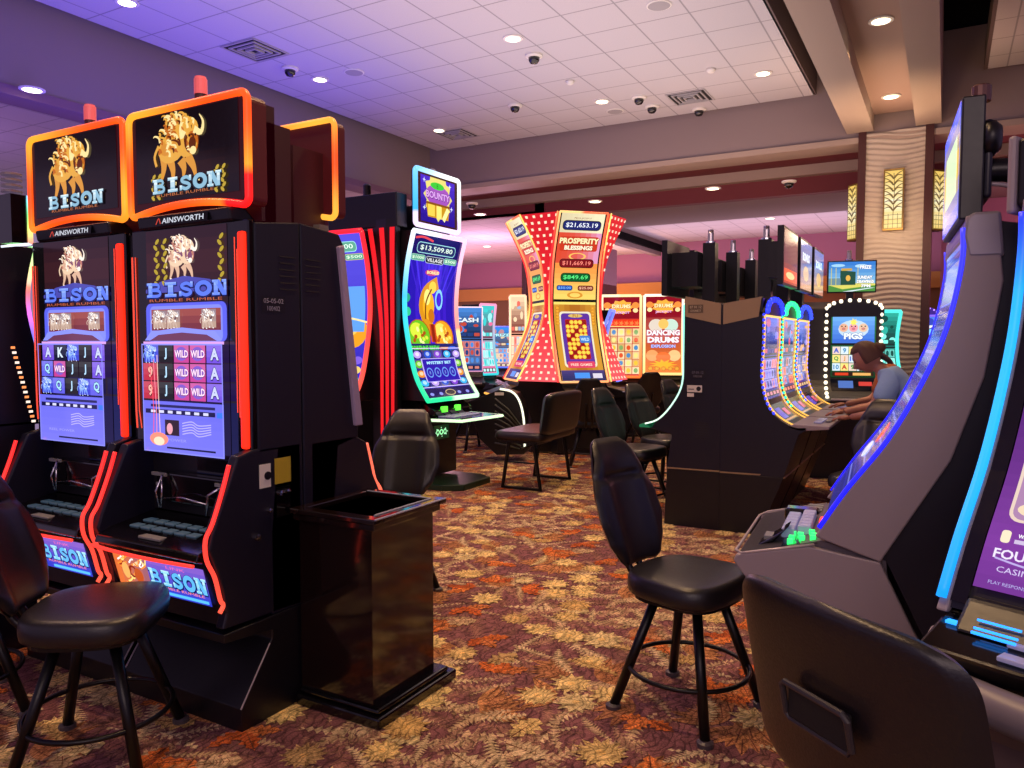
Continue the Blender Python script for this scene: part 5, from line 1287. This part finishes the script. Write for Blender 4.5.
W2=.80
aW=art_winds(.56,PR.len-.06)
t2=grey_machine('grey_slot_machine.001','nearest curved slot machine at the right edge, cyan lit side and purple screen',(.528,2.515,0),math.radians(-25),W2,.52,lambda u,s:mixc('0078f0','20a8ff',.5+.5*math.sin(u*3)) if u<.78 else mixc('20a8ff','2030ff',(u-.78)*4.5),None,er=.014)
aW.build('screen',PR.surf(-.325,.006,1,.05),t2)
MB().prism([(-(f+.003),z) for f,z,_,_ in [PR.at(PR.len*k/12) for k in range(13)]]+[(-f+.02,z) for f,z,_,_ in [PR.at(PR.len*k/12) for k in range(13)]][::-1],-W2/2+.03,-.33).build('screen_bezel',BLACKG,t2)
P=[(-W2/2+.02+ (W2-.04)*k/20,-.53-.06*math.sin(PI*k/20),.765) for k in range(21)]
MB().tube(P,.048,12,flat=1.).build('arm_rest',mat('armrest_grey','756c74',.4),t2,smooth=True)
MB().prism([(-.54,.845),(-.38,.90),(-.30,.96),(-.2,.8),(-.5,.76)],-W2/2+.02,W2/2-.02).build('button_deck',BLACKG,t2,bevel=.01)
buttons(t2,-.20,-.52,.856,6,2,.082,.055,BTN,.35)
MB().prism([(-.46,.876),(-.38,.95),(-.33,.95),(-.33,.90)],-.33,-.13).build('bill_reader',BLACK,t2,bevel=.012)
mb=MB()
for k in range(2): mb.box(-.28,-.18,-.455+k*.02,-.450+k*.02,.895+k*.016,.90+k*.016)
mb.box(-.28,-.18,-.468,-.462,.886,.892).box(-.355,-.325,-.44,-.42,.885,.892)
mb.build_each('bill_light',mat('cyan_led','2080ff',.4,emit='2a90ff',es=2.),t2)
MB().box(.02,.22,-.425,-.41,.90,.98).build('player_card_display',BLACKG,t2,bevel=.006)
a=Art(.15,.06,'a8a4a8',nv=1,nu=1); a.ell(.11,.03,.02,.02,'181820'); a.ell(.11,.03,.012,.012,'606068'); a.rect(.01,.042,.06,.05,'505058'); a.build('badge',flat(-.08,.655,-.50,.25),t2,PRINT)
MB().box(-.42,.40,.06,.14,2.02,2.22).build('topper_housing',BLACK,t2,bevel=.01)
MB().box(-.445,-.42,.05,.15,2.0,2.23).build('topper_bracket',GREY,t2,bevel=.01)

# ------------------------------------------------------------ marble side table
t=thing('side_table','dark marble side cabinet with an inset tray top, at the end of the bison row','table',(-2.27,2.66,0))
MB().box(-.205,.205,-.20,.24,.05,.84).build('body',MARBLE,t)
MB().box(-.205,.27,-.24,.34,0,.05).box(-.205,.25,-.22,.30,.05,.075).build('plinth',mat('plinth_black','08070a',.2,coat=.4),t,bevel=.01)
MB().box(-.205,.25,-.24,.24,.835,.868).build('top_apron',MARBLE,t,bevel=.006)
fr=MB(); z0,z1=.868,.892
fr.box(-.205,.27,-.26,-.20,z0,z1).box(-.205,.27,.2,.26,z0,z1).box(-.205,-.155,-.20,.2,z0,z1).box(.22,.27,-.20,.2,z0,z1)
fr.build('tray_frame',MARBLE,t,bevel=.005)
MB().box(-.155,.22,-.20,.2,.862,.868).build('tray_glass',mat('tray_glass','0a0a10',.06,coat=1.),t)
MB().tube([(.222,-.2,.894),(.222,.2,.894)],.004,6).tube([(.268,-.255,.89),(.268,.255,.89)],.004,6).tube([(-.155,.202,.894),(.222,.202,.894)],.003,6).build_each('metal_edge',mat('edge_metal','a8acc0',.5,metal=.3),t)
# ------------------------------------------------------------ casino stools
def pad(mb,outline,z0,z1,r,S=lambda p:p):
    """cushion: outline in (x,y), rounded top and bottom"""
    n=len(outline); rings=[]
    cx=sum(p[0] for p in outline)/n; cy=sum(p[1] for p in outline)/n
    def ring(sc_,z): return [(cx+(x-cx)*sc_,cy+(y-cy)*sc_,z) for x,y in outline]
    prof=[(.90,z0),(.985,z0+r*.25),(1.0,z0+r*.7),(1.0,z1-r),(.985,z1-r*.45),(.94,z1-r*.12),(.85,z1+.0),(.6,z1+.006),(.3,z1+.008)]
    vs=[]
    for s,z in prof: vs+=ring(s,z)
    m=len(prof); fs=[]
    for i in range(m-1):
        for k in range(n): fs.append((i*n+k,i*n+(k+1)%n,(i+1)*n+(k+1)%n,(i+1)*n+k))
    vs.append((cx,cy,z1+.008)); c=len(vs)-1
    for k in range(n): fs.append(((m-1)*n+k,(m-1)*n+(k+1)%n,c))
    fs.append(tuple(range(n))[::-1])
    mb.add([S(v) for v in vs],fs); return mb
def superell(a,b,e=3.2,n=32,cy=0,taper=0):
    out=[]
    for k in range(n):
        t=2*PI*k/n; c,s=math.cos(t),math.sin(t)
        x=a*abs(c)**(2/e)*(1 if c>0 else -1); y=b*abs(s)**(2/e)*(1 if s>0 else -1)
        out.append((x*(1-taper*y/b),y+cy))
    return out
def backrest(mb,halfw,h,y0,z0,lean,th=.055,crease=True,curve=.5,n=14,m=22):
    """halfw(t): half width by height fraction"""
    def front(u,v):
        w=halfw(v); x=(u*2-1)*w
        d=th*(1-abs(u*2-1)**6)**.5*(1-abs(v*2-1)**10)**.5
        b=0
        if crease:
            b-=.018*math.exp(-((v-.70)/.025)**2)*(1 if abs(x)<.12 else .3)
            b+=.014*math.exp(-((abs(x)-.13)/.035)**2)*(1 if v<.66 else .2)
            b+=.010*math.exp(-((v-.84)/.09)**2)
        y=y0+lean*v*h+curve*x*x*-1-d*.6-b
        return (x,y,z0+v*h)
    def rear(u,v):
        w=halfw(v); x=(u*2-1)*w
        d=th*(1-abs(u*2-1)**8)**.5*(1-abs(v*2-1)**12)**.5
        return (x,y0+lean*v*h-curve*x*x+d*.4,z0+v*h)
    mb.grid(front,n*2,m*2); mb.grid(lambda u,v:rear(1-u,v),n*2,m*2)
    return mb
def shield(v):
    P=[(0,.10),(.06,.135),(.2,.185),(.38,.212),(.55,.205),(.72,.17),(.86,.135),(.95,.115),(1,.08)]
    for (a,x),(b,y) in zip(P,P[1:]):
        if v<=b: t=(v-a)/(b-a); t=t*t*(3-2*t)*.5+t*.5; return x+(y-x)*t
    return P[-1][1]
def wideback(v):
    return .30*(1-max(0,abs(v-.5)*2)**9)**.35*(1-.04*v)+.003
def stool(name,label,loc,rz,group='casino stools',leather=LEATHER,wide=False,handle=False):
    t=thing(name,label,'stool',loc,rz,group)
    zs=.62
    pad(MB(),superell(.255,.235,3.2,40,0,.08),zs-.10,zs,.05).build('seat',leather,t,smooth=True)
    MB().prismz(superell(.215,.20,3.4,28),zs-.118,zs-.098).build('seat_pan',SATIN,t)
    b=backrest(MB(),wideback if wide else (lambda v:shield(v)*1.1),.56 if not wide else .46,.27 if not wide else .25,.60 if not wide else .66,.36 if not wide else .22,.06,not wide,curve=.6 if wide else .8).build('backrest',leather,t,smooth=True)
    if handle: 
        MB().tube([(x,.352+(z-.9)*.22,z) for x,z in ((-.075,.85),(.075,.85),(.085,.86),(.085,.92),(.075,.93),(-.075,.93),(-.085,.92),(-.085,.86))],.007,8,True).build('handle_rim',mat('slot_rim','2c282c',.45),b)
        MB().box(-.078,.078,.335,.347,.855,.925).build('handle_slot',mat('slot_dark','060507',.7),b,bevel=.004)
    for s in (-.04,.04):
        MB().tube(catmull([(s,.12,zs-.11),(s,.25,zs-.08),(s,.31,zs+.0),(s,.345,.74),(s,.385,.84)][:5 if not wide else 3],5),.016,8).build('back_bracket',SATIN,t,smooth=True)
    MB().lathe([(.10,.46),(.10,.49),(.13,.505),(.13,.51)],n=20).build('swivel',SATIN,t)
    for sx in (-1,1):
        for sy in (-1,1):
            lg=MB().tube([(sx*.10,sy*.10,.50),(sx*.235,sy*.225,.02)],.0215,10).build('leg',SATIN,t,smooth=True)
            MB().lathe([(.034,0),(.034,.018),(.022,.026)],sx*.238,sy*.228,12).build('foot_cap',mat('foot_cap','4a4246',.4),lg)
    MB().tube([(.262*math.cos(2*PI*k/32),.262*math.sin(2*PI*k/32),.19) for k in range(32)],.0105,8,True).build('foot_ring',SATIN,t,smooth=True)
    return t
s0=stool('casino_stool','black leather swivel stool standing alone in the centre aisle',(-.95,3.26,0),math.radians(75))
def st(label,loc,rz): 
    return dup(s0,loc,rz,label,'casino stools')
st('black stool in the left foreground, seat catching light, in front of the bison row',(-2.83,1.74,0),math.radians(126))
st('black stool cut off at the left edge, behind the left foreground stool',(-3.7,1.62,0),math.radians(165))
st('black stool whose backrest rises behind the marble side table',(-2.97,3.72,0),math.radians(20))
st('dark stool with its seat tucked under the nearest left face machine of the dark bank',(-2.52,6.90,0),math.radians(78))
st('second dark stool along the left face of the dark bank',(-2.52,7.75,0),math.radians(72))
st('third dark stool along the left face of the dark bank',(-2.45,8.75,0),math.radians(74))
st('dark stool before the blue bulb lit machines, nearest the grey curved machine',(-.47,6.25,0),math.radians(-12))
st('far dark stool before the slot machine behind the green lit curved machine',(-6.1,9.6,0),math.radians(60))
st('farthest dark stool, under the small blue framed slot machine',(-6.9,12.8,0),math.radians(200))
st('dark stool with its back to us in front of the right dragon machine',(-4.0,9.1,0),math.radians(205))
st('reddish lit stool in front of the small dancing drums machine',(-4.05,11.3,0),math.radians(215))
st('stool the person in the blue shirt sits on',(-.30,7.22,0),math.radians(-92))
st('stool the person in the orange shirt sits on',(-.30,8.05,0),math.radians(-92))
t=stool('casino_stool.020','large dark stool back filling the bottom right corner, slotted handle on its rear',(.015,1.83,0),math.radians(142),None,wide=True,handle=True)
# ------------------------------------------------------------ double bench on sled legs
t=thing('double_bench','wide double seat bench with a black upright back and square sled legs','bench',(-4.0,7.64,0),math.radians(-88))
pad(MB(),superell(.50,.31,7,44,0),.54,.64,.04).build('seat',mat('bench_leather','1c1012',.35,bump=.1,bscale=200),t,smooth=True)
MB().box(-.44,.44,-.22,.22,.515,.545).build('seat_pan',SATIN,t)
def bb(v): return .50*(1-max(0,abs(v-.5)*2)**10)**.3*(.96)+.004
backrest(MB(),bb,.47,.29,.60,.14,.12,False,curve=.05).build('backrest',LEATHER,t,smooth=True)
for s in (-1,1):
    MB().tube([(s*.40,-.14,.52),(s*.40,-.22,.02),(s*.40,.24,.02),(s*.40,.16,.52)],.026,6).tube([(s*.40,-.17,.3),(s*.40,.20,.3)],.009,6).build('sled_leg',SATIN,t)
MB().tube([(-.40,.0,.45),(.40,.0,.45)],.012,6).build('stretcher',SATIN,t)
# ------------------------------------------------------------ people
SKIN=mat('skin','b07860',.5)
def skinned(edges,pts,rad,sub=2):
    me=bpy.data.meshes.new('s'); names=list(pts); idx={n:i for i,n in enumerate(names)}
    me.from_pydata([pts[n] for n in names],[(idx[a],idx[b]) for a,b in edges],[])
    o=bpy.data.objects.new('s',me); COL.objects.link(o)
    m=o.modifiers.new('k','SKIN'); m.use_smooth_shade=True; o.modifiers.new('u','SUBSURF').levels=sub
    for i,n in enumerate(names):
        r=rad[n]; me.skin_vertices[0].data[i].radius=(r if isinstance(r,tuple) else (r,r))
    me.skin_vertices[0].data[0].use_root=True
    bpy.context.view_layer.update()
    dg=bpy.context.evaluated_depsgraph_get(); ev=bpy.data.meshes.new_from_object(o.evaluated_get(dg))
    V=[tuple(v.co) for v in ev.vertices]; Fs=[tuple(p.vertices) for p in ev.polygons]
    bpy.data.objects.remove(o); return V,Fs
def person(name,label,loc,shirt,hairc,shorts,hair):
    # local frame: facing -x, seated; z up
    t=thing(name,label,'person',loc,0)
    P=dict(pel=(-.02,0,.76),wa=(-.06,0,.93),ch=(-.20,0,1.16),nb=(-.33,0,1.36),nk=(-.39,0,1.405),hd=(-.44,0,1.43),
        sl=(-.27,-.19,1.31),el=(-.37,-.25,1.03),wl=(-.58,-.16,.98),sr=(-.27,.19,1.31),er=(-.42,.24,1.05),wr=(-.66,.15,1.0),
        hl=(-.04,-.10,.75),kl=(-.47,-.13,.77),al=(-.34,-.12,.36),fl=(-.37,-.12,.30),hr=(-.04,.10,.75),kr=(-.49,.12,.77),ar=(-.40,.12,.36),fr=(-.43,.12,.30))
    E_=[('pel','wa'),('wa','ch'),('ch','nb'),('nb','nk'),('nk','hd'),('ch','sl'),('sl','el'),('el','wl'),('ch','sr'),('sr','er'),('er','wr'),('pel','hl'),('hl','kl'),('kl','al'),('al','fl'),('pel','hr'),('hr','kr'),('kr','ar'),('ar','fr')]
    R=dict(pel=(.13,.16),wa=(.11,.14),ch=(.12,.16),nb=.065,nk=.05,hd=.055,sl=.06,el=.042,wl=.028,sr=.06,er=.042,wr=.028,hl=.095,kl=.062,al=.038,fl=.038,hr=.095,kr=.062,ar=.038,fr=.038)
    V,Fs=skinned(E_,P,R)
    mb=MB(); mb.add(V,Fs)
    # head, facing -x and bowed
    hc=Vector((-.475,0,1.475)); rot=Matrix.Rotation(math.radians(-32),3,'Y')
    def head(u,v):
        th=2*PI*u; ph=PI*v
        x,y,z=math.sin(ph)*math.cos(th),math.sin(ph)*math.sin(th),math.cos(ph)
        p=Vector((x*.105,y*.084,z*.126))
        if z<0: p.x*=1-.18*z*z; p.y*=1+.32*z
        fx=-x
        if fx>0:
            g=lambda yy,zz,sy,sz:math.exp(-((y-yy)/sy)**2-((z-zz)/sz)**2)*fx
            p.x-=.034*g(0,-.2,.16,.17)+.012*g(0,-.52,.3,.09)+.014*g(0,-.85,.35,.14)
            p.x+=.010*(g(.36,.08,.2,.12)+g(-.36,.08,.2,.12))
        return tuple(hc+rot@p)
    mb.grid(lambda u,v:head(u,v),40,28)
    for s in (-1,1):
        c=hc+rot@Vector((.012,s*.077,-.01))
        mb.tube([tuple(c+rot@Vector((.018*math.cos(k),s*.006,.026*math.sin(k)))) for k in [2*PI*q/10 for q in range(10)]],.008,6,True)
    for sg,w in ((-1,'wl'),(1,'wr')):        # hands
        wpt=Vector(P[w]); d=Vector((-1,sg*-.1,-.12)).normalized()
        mb.tube([tuple(wpt),tuple(wpt+d*.04),tuple(wpt+d*.09)],lambda q:.028+.008*math.sin(PI*q),10,flat=.6)
        for k,(o,l) in enumerate(((-.027,.065),(-.009,.078),(.009,.074),(.027,.058))):
            b=wpt+d*.08+Vector((0,o,0))
            mb.tube([tuple(b),tuple(b+d*l*.5+Vector((0,0,-.004))),tuple(b+d*l*.85+Vector((0,0,-.025)))],lambda q:.0095-.003*q,6)
        b=wpt+d*.03+Vector((0,-sg*.026,0)); mb.tube([tuple(b),tuple(b+d*.03+Vector((0,-sg*.025,-.005))),tuple(b+d*.06+Vector((0,-sg*.03,-.02)))],lambda q:.012-.004*q,6)
    body=mb.build('body',SKIN,t,smooth=True)
    FE=mat('face_dark','2a1814',.5)
    mb=MB()
    for s in (-1,1):
        c=hc+rot@Vector((-.088,s*.032,.012)); mb.tube([tuple(c+Vector((0,-.014,0))),tuple(c+rot@Vector((-.004,0,0))),tuple(c+Vector((0,.014,0)))],.004,6)
        c=hc+rot@Vector((-.092,s*.032,.034)); mb.tube([tuple(c+Vector((0,-.018,0))),tuple(c+Vector((0,.018,0)))],.0035,6)
    mb.build('eyes',FE,body)
    c=hc+rot@Vector((-.098,0,-.062)); MB().tube([tuple(c+Vector((.004,-.022,0))),tuple(c),tuple(c+Vector((.004,.022,0)))],.005,6).build('mouth',mat('lips','8a4440',.5),body)
    # shirt
    sh={k:P[k] for k in ('pel','wa','ch','nb','sl','sr')}
    sh['pel']=(-.02,0,.80)
    sh['el']=tuple(Vector(P['sl']).lerp(Vector(P['el']),.72)); sh['er']=tuple(Vector(P['sr']).lerp(Vector(P['er']),.72))
    RS=dict(pel=(.15,.18),wa=(.17,.19),ch=(.175,.205),nb=(.09,.10),sl=.10,sr=.10,el=.085,er=.085)
    V,Fs=skinned([('pel','wa'),('wa','ch'),('ch','nb'),('ch','sl'),('sl','el'),('ch','sr'),('sr','er')],sh,RS)
    MB().add(V,Fs).build('shirt',shirt,body,smooth=True)
    so=dict(pel=(-.02,0,.77),hl=P['hl'],hr=P['hr'],kl=tuple(Vector(P['hl']).lerp(Vector(P['kl']),.9)),kr=tuple(Vector(P['hr']).lerp(Vector(P['kr']),.9)))
    V,Fs=skinned([('pel','hl'),('hl','kl'),('pel','hr'),('hr','kr')],so,dict(pel=(.14,.17),hl=.112,hr=.112,kl=.085,kr=.085))
    MB().add(V,Fs).build('shorts',shorts,body,smooth=True)
    for a in ('al','ar'):
        x,y,z=P[a]
        V,Fs=skinned([('a','b'),('b','c'),('b','d')],dict(a=(x,y,z-.02),b=(x-.01,y,z-.09),c=(x-.17,y,z-.13),d=(x+.04,y,z-.10)),dict(a=.045,b=.05,c=.04,d=.042))
        MB().add(V,Fs).build('shoe',mat('shoe_black','0c0c0e',.5),body,smooth=True)
    # hair
    def hr(u,v):
        th=2*PI*u; ph=PI*.62*v
        x,y,z=math.sin(ph)*math.cos(th),math.sin(ph)*math.sin(th),math.cos(ph)
        k=1.0+.02*math.sin(th*14)
        lim=1 if x>-.15 else 1
        p=Vector((x*.126*k+.008,y*.104*k,z*.144+.006))
        if x<-.2 and z<.62: p*=max(.74,1-(-.2-x)*1.6); 
        return tuple(hc+rot@p)
    hb=MB().grid(hr,44,22)
    if hair=='bun':
        c=hc+rot@Vector((.125,0,.02))
        hb.tube([tuple(c+rot@Vector((-.03,0,0))),tuple(c+rot@Vector((.0,0,.005))),tuple(c+rot@Vector((.035,0,-.005))),tuple(c+rot@Vector((.05,0,-.01)))],lambda q:.018+.034*math.sin(PI*min(1,q*1.1+.1)),12)
    else:
        for k in range(9):
            y=-.07+.0175*k; c=hc+rot@Vector((.06,y,.0))
            hb.tube(catmull([tuple(c),tuple(c+Vector((.08,0,-.02))),tuple(c+Vector((.16,y*.2,-.08))),tuple(c+Vector((.20,y*.3,-.17)))],4),lambda q:.03*(1-q)+.008,8)
    hb.build('hair',mat('hair_'+hair,hairc,.55,bump=.5,bscale=180),body,smooth=True)
    return t
p1=person('person','person in a light blue t shirt and dark shorts bent over a slot machine deck',(-.10,7.12,0),mat('blue_shirt','8eb0d4',.8,bump=.4,bscale=30),'5a3a28',mat('dark_shorts','0c0b10',.8),'bun')
p2=person('person.001','person in an orange shirt with long dark hair, seated behind the one in blue',(-.18,7.98,0),mat('orange_shirt','b8602a',.8,bump=.4,bscale=30),'2a1a16',mat('dark_shorts'),'long')
# ------------------------------------------------------------ lighting
w=bpy.data.worlds.new('world'); sc.world=w; w.use_nodes=True
w.node_tree.nodes['Background'].inputs[0].default_value=lin('a890b8'); w.node_tree.nodes['Background'].inputs[1].default_value=.75
def light(kind,name,loc,c,e,rot=(0,0,0),size=None,sx=None,sy=None,spot=None,blend=.6):
    l=bpy.data.lights.new(name,kind); l.color=lin(c)[:3]; l.energy=e
    if kind=='AREA':
        l.shape='RECTANGLE'; l.size=sx; l.size_y=sy
    elif size: l.shadow_soft_size=size
    if spot: l.spot_size=math.radians(spot); l.spot_blend=blend
    o=bpy.data.objects.new(name,l); COL.objects.link(o); o.location=loc; o.rotation_euler=rot
    return o
# recessed lamps over the floor
for k,(x,y) in enumerate([(-4.6,5.0),(-2.0,4.2),(-3.4,7.4),(-1.8,2.2),(-.6,4.6),(-5.2,2.0),(-3.2,9.8),(-.67,8.6),(-6.6,8.2),(-.5,1.0)]):
    light('SPOT','ceiling_spot',(x,y,5.0 if x!=-.67 else 4.7),'ffcf9a',260,size=.08,spot=120,blend=.8)
# added unseen fills for the ceiling tray: violet at left, neutral at right
light('AREA','violet_ceiling_fill',(-7.4,5.5,3.3),'5a50ff',110,(PI,0,0),sx=2.,sy=7)
light('AREA','neutral_ceiling_fill',(-3.6,7.6,3.4),'f0dcd8',170,(PI,0,0),sx=4.5,sy=7)
light('AREA','violet_ceiling_fill',(-5.4,2.6,3.3),'8070ff',60,(PI,0,0),sx=3,sy=3)
light('AREA','room_fill',(.5,-2.2,3.4),'ffe0d8',75,(math.radians(62),0,YAW*.7),sx=4,sy=2)
# far gaming hall
light('AREA','pink_hall_fill',(-4.0,17.5,3.0),'dcc0dc',210,(PI,0,0),sx=9,sy=4)  # pink fills added to brighten the hall and its far wall
light('POINT','pink_hall_fill',(-9.5,15.5,2.8),'e0a8d0',300,size=.5)
light('POINT','pink_hall_fill',(-12,16.8,2.4),'f0a8b8',320,size=.5)
light('POINT','amber_hall_light',(-8,18.6,2.0),'ffb060',200,size=.4)
light('POINT','amber_hall_light',(-3,18.8,2.2),'ff9070',60,size=.4)
light('POINT','violet_side_light',(-12,4.5,3.0),'9068c8',170,size=.5)
light('POINT','rose_light',(1.8,13.5,3.0),'ffa0b4',60,size=.4)
# soffit strip and column
light('AREA','soffit_wash',(-3.5,10.4,2.9),'e8b090',70,(math.radians(128),0,0),sx=8,sy=.8)
light('POINT','column_wash',(-.66,11.2,3.1),'ffe0b8',14,size=.15)
light('POINT','column_wash',(-.66,11.1,4.2),'ffe0c0',5,size=.1)
light('SPOT','beam_spot',(-.67,10.4,3.4),'ffd0a0',45,(PI,0,0),size=.2,spot=100)
light('AREA','blue_fill',(-.9,5.0,2.3),'4048ff',4,(0,math.radians(-70),0),sx=.4,sy=1.5)
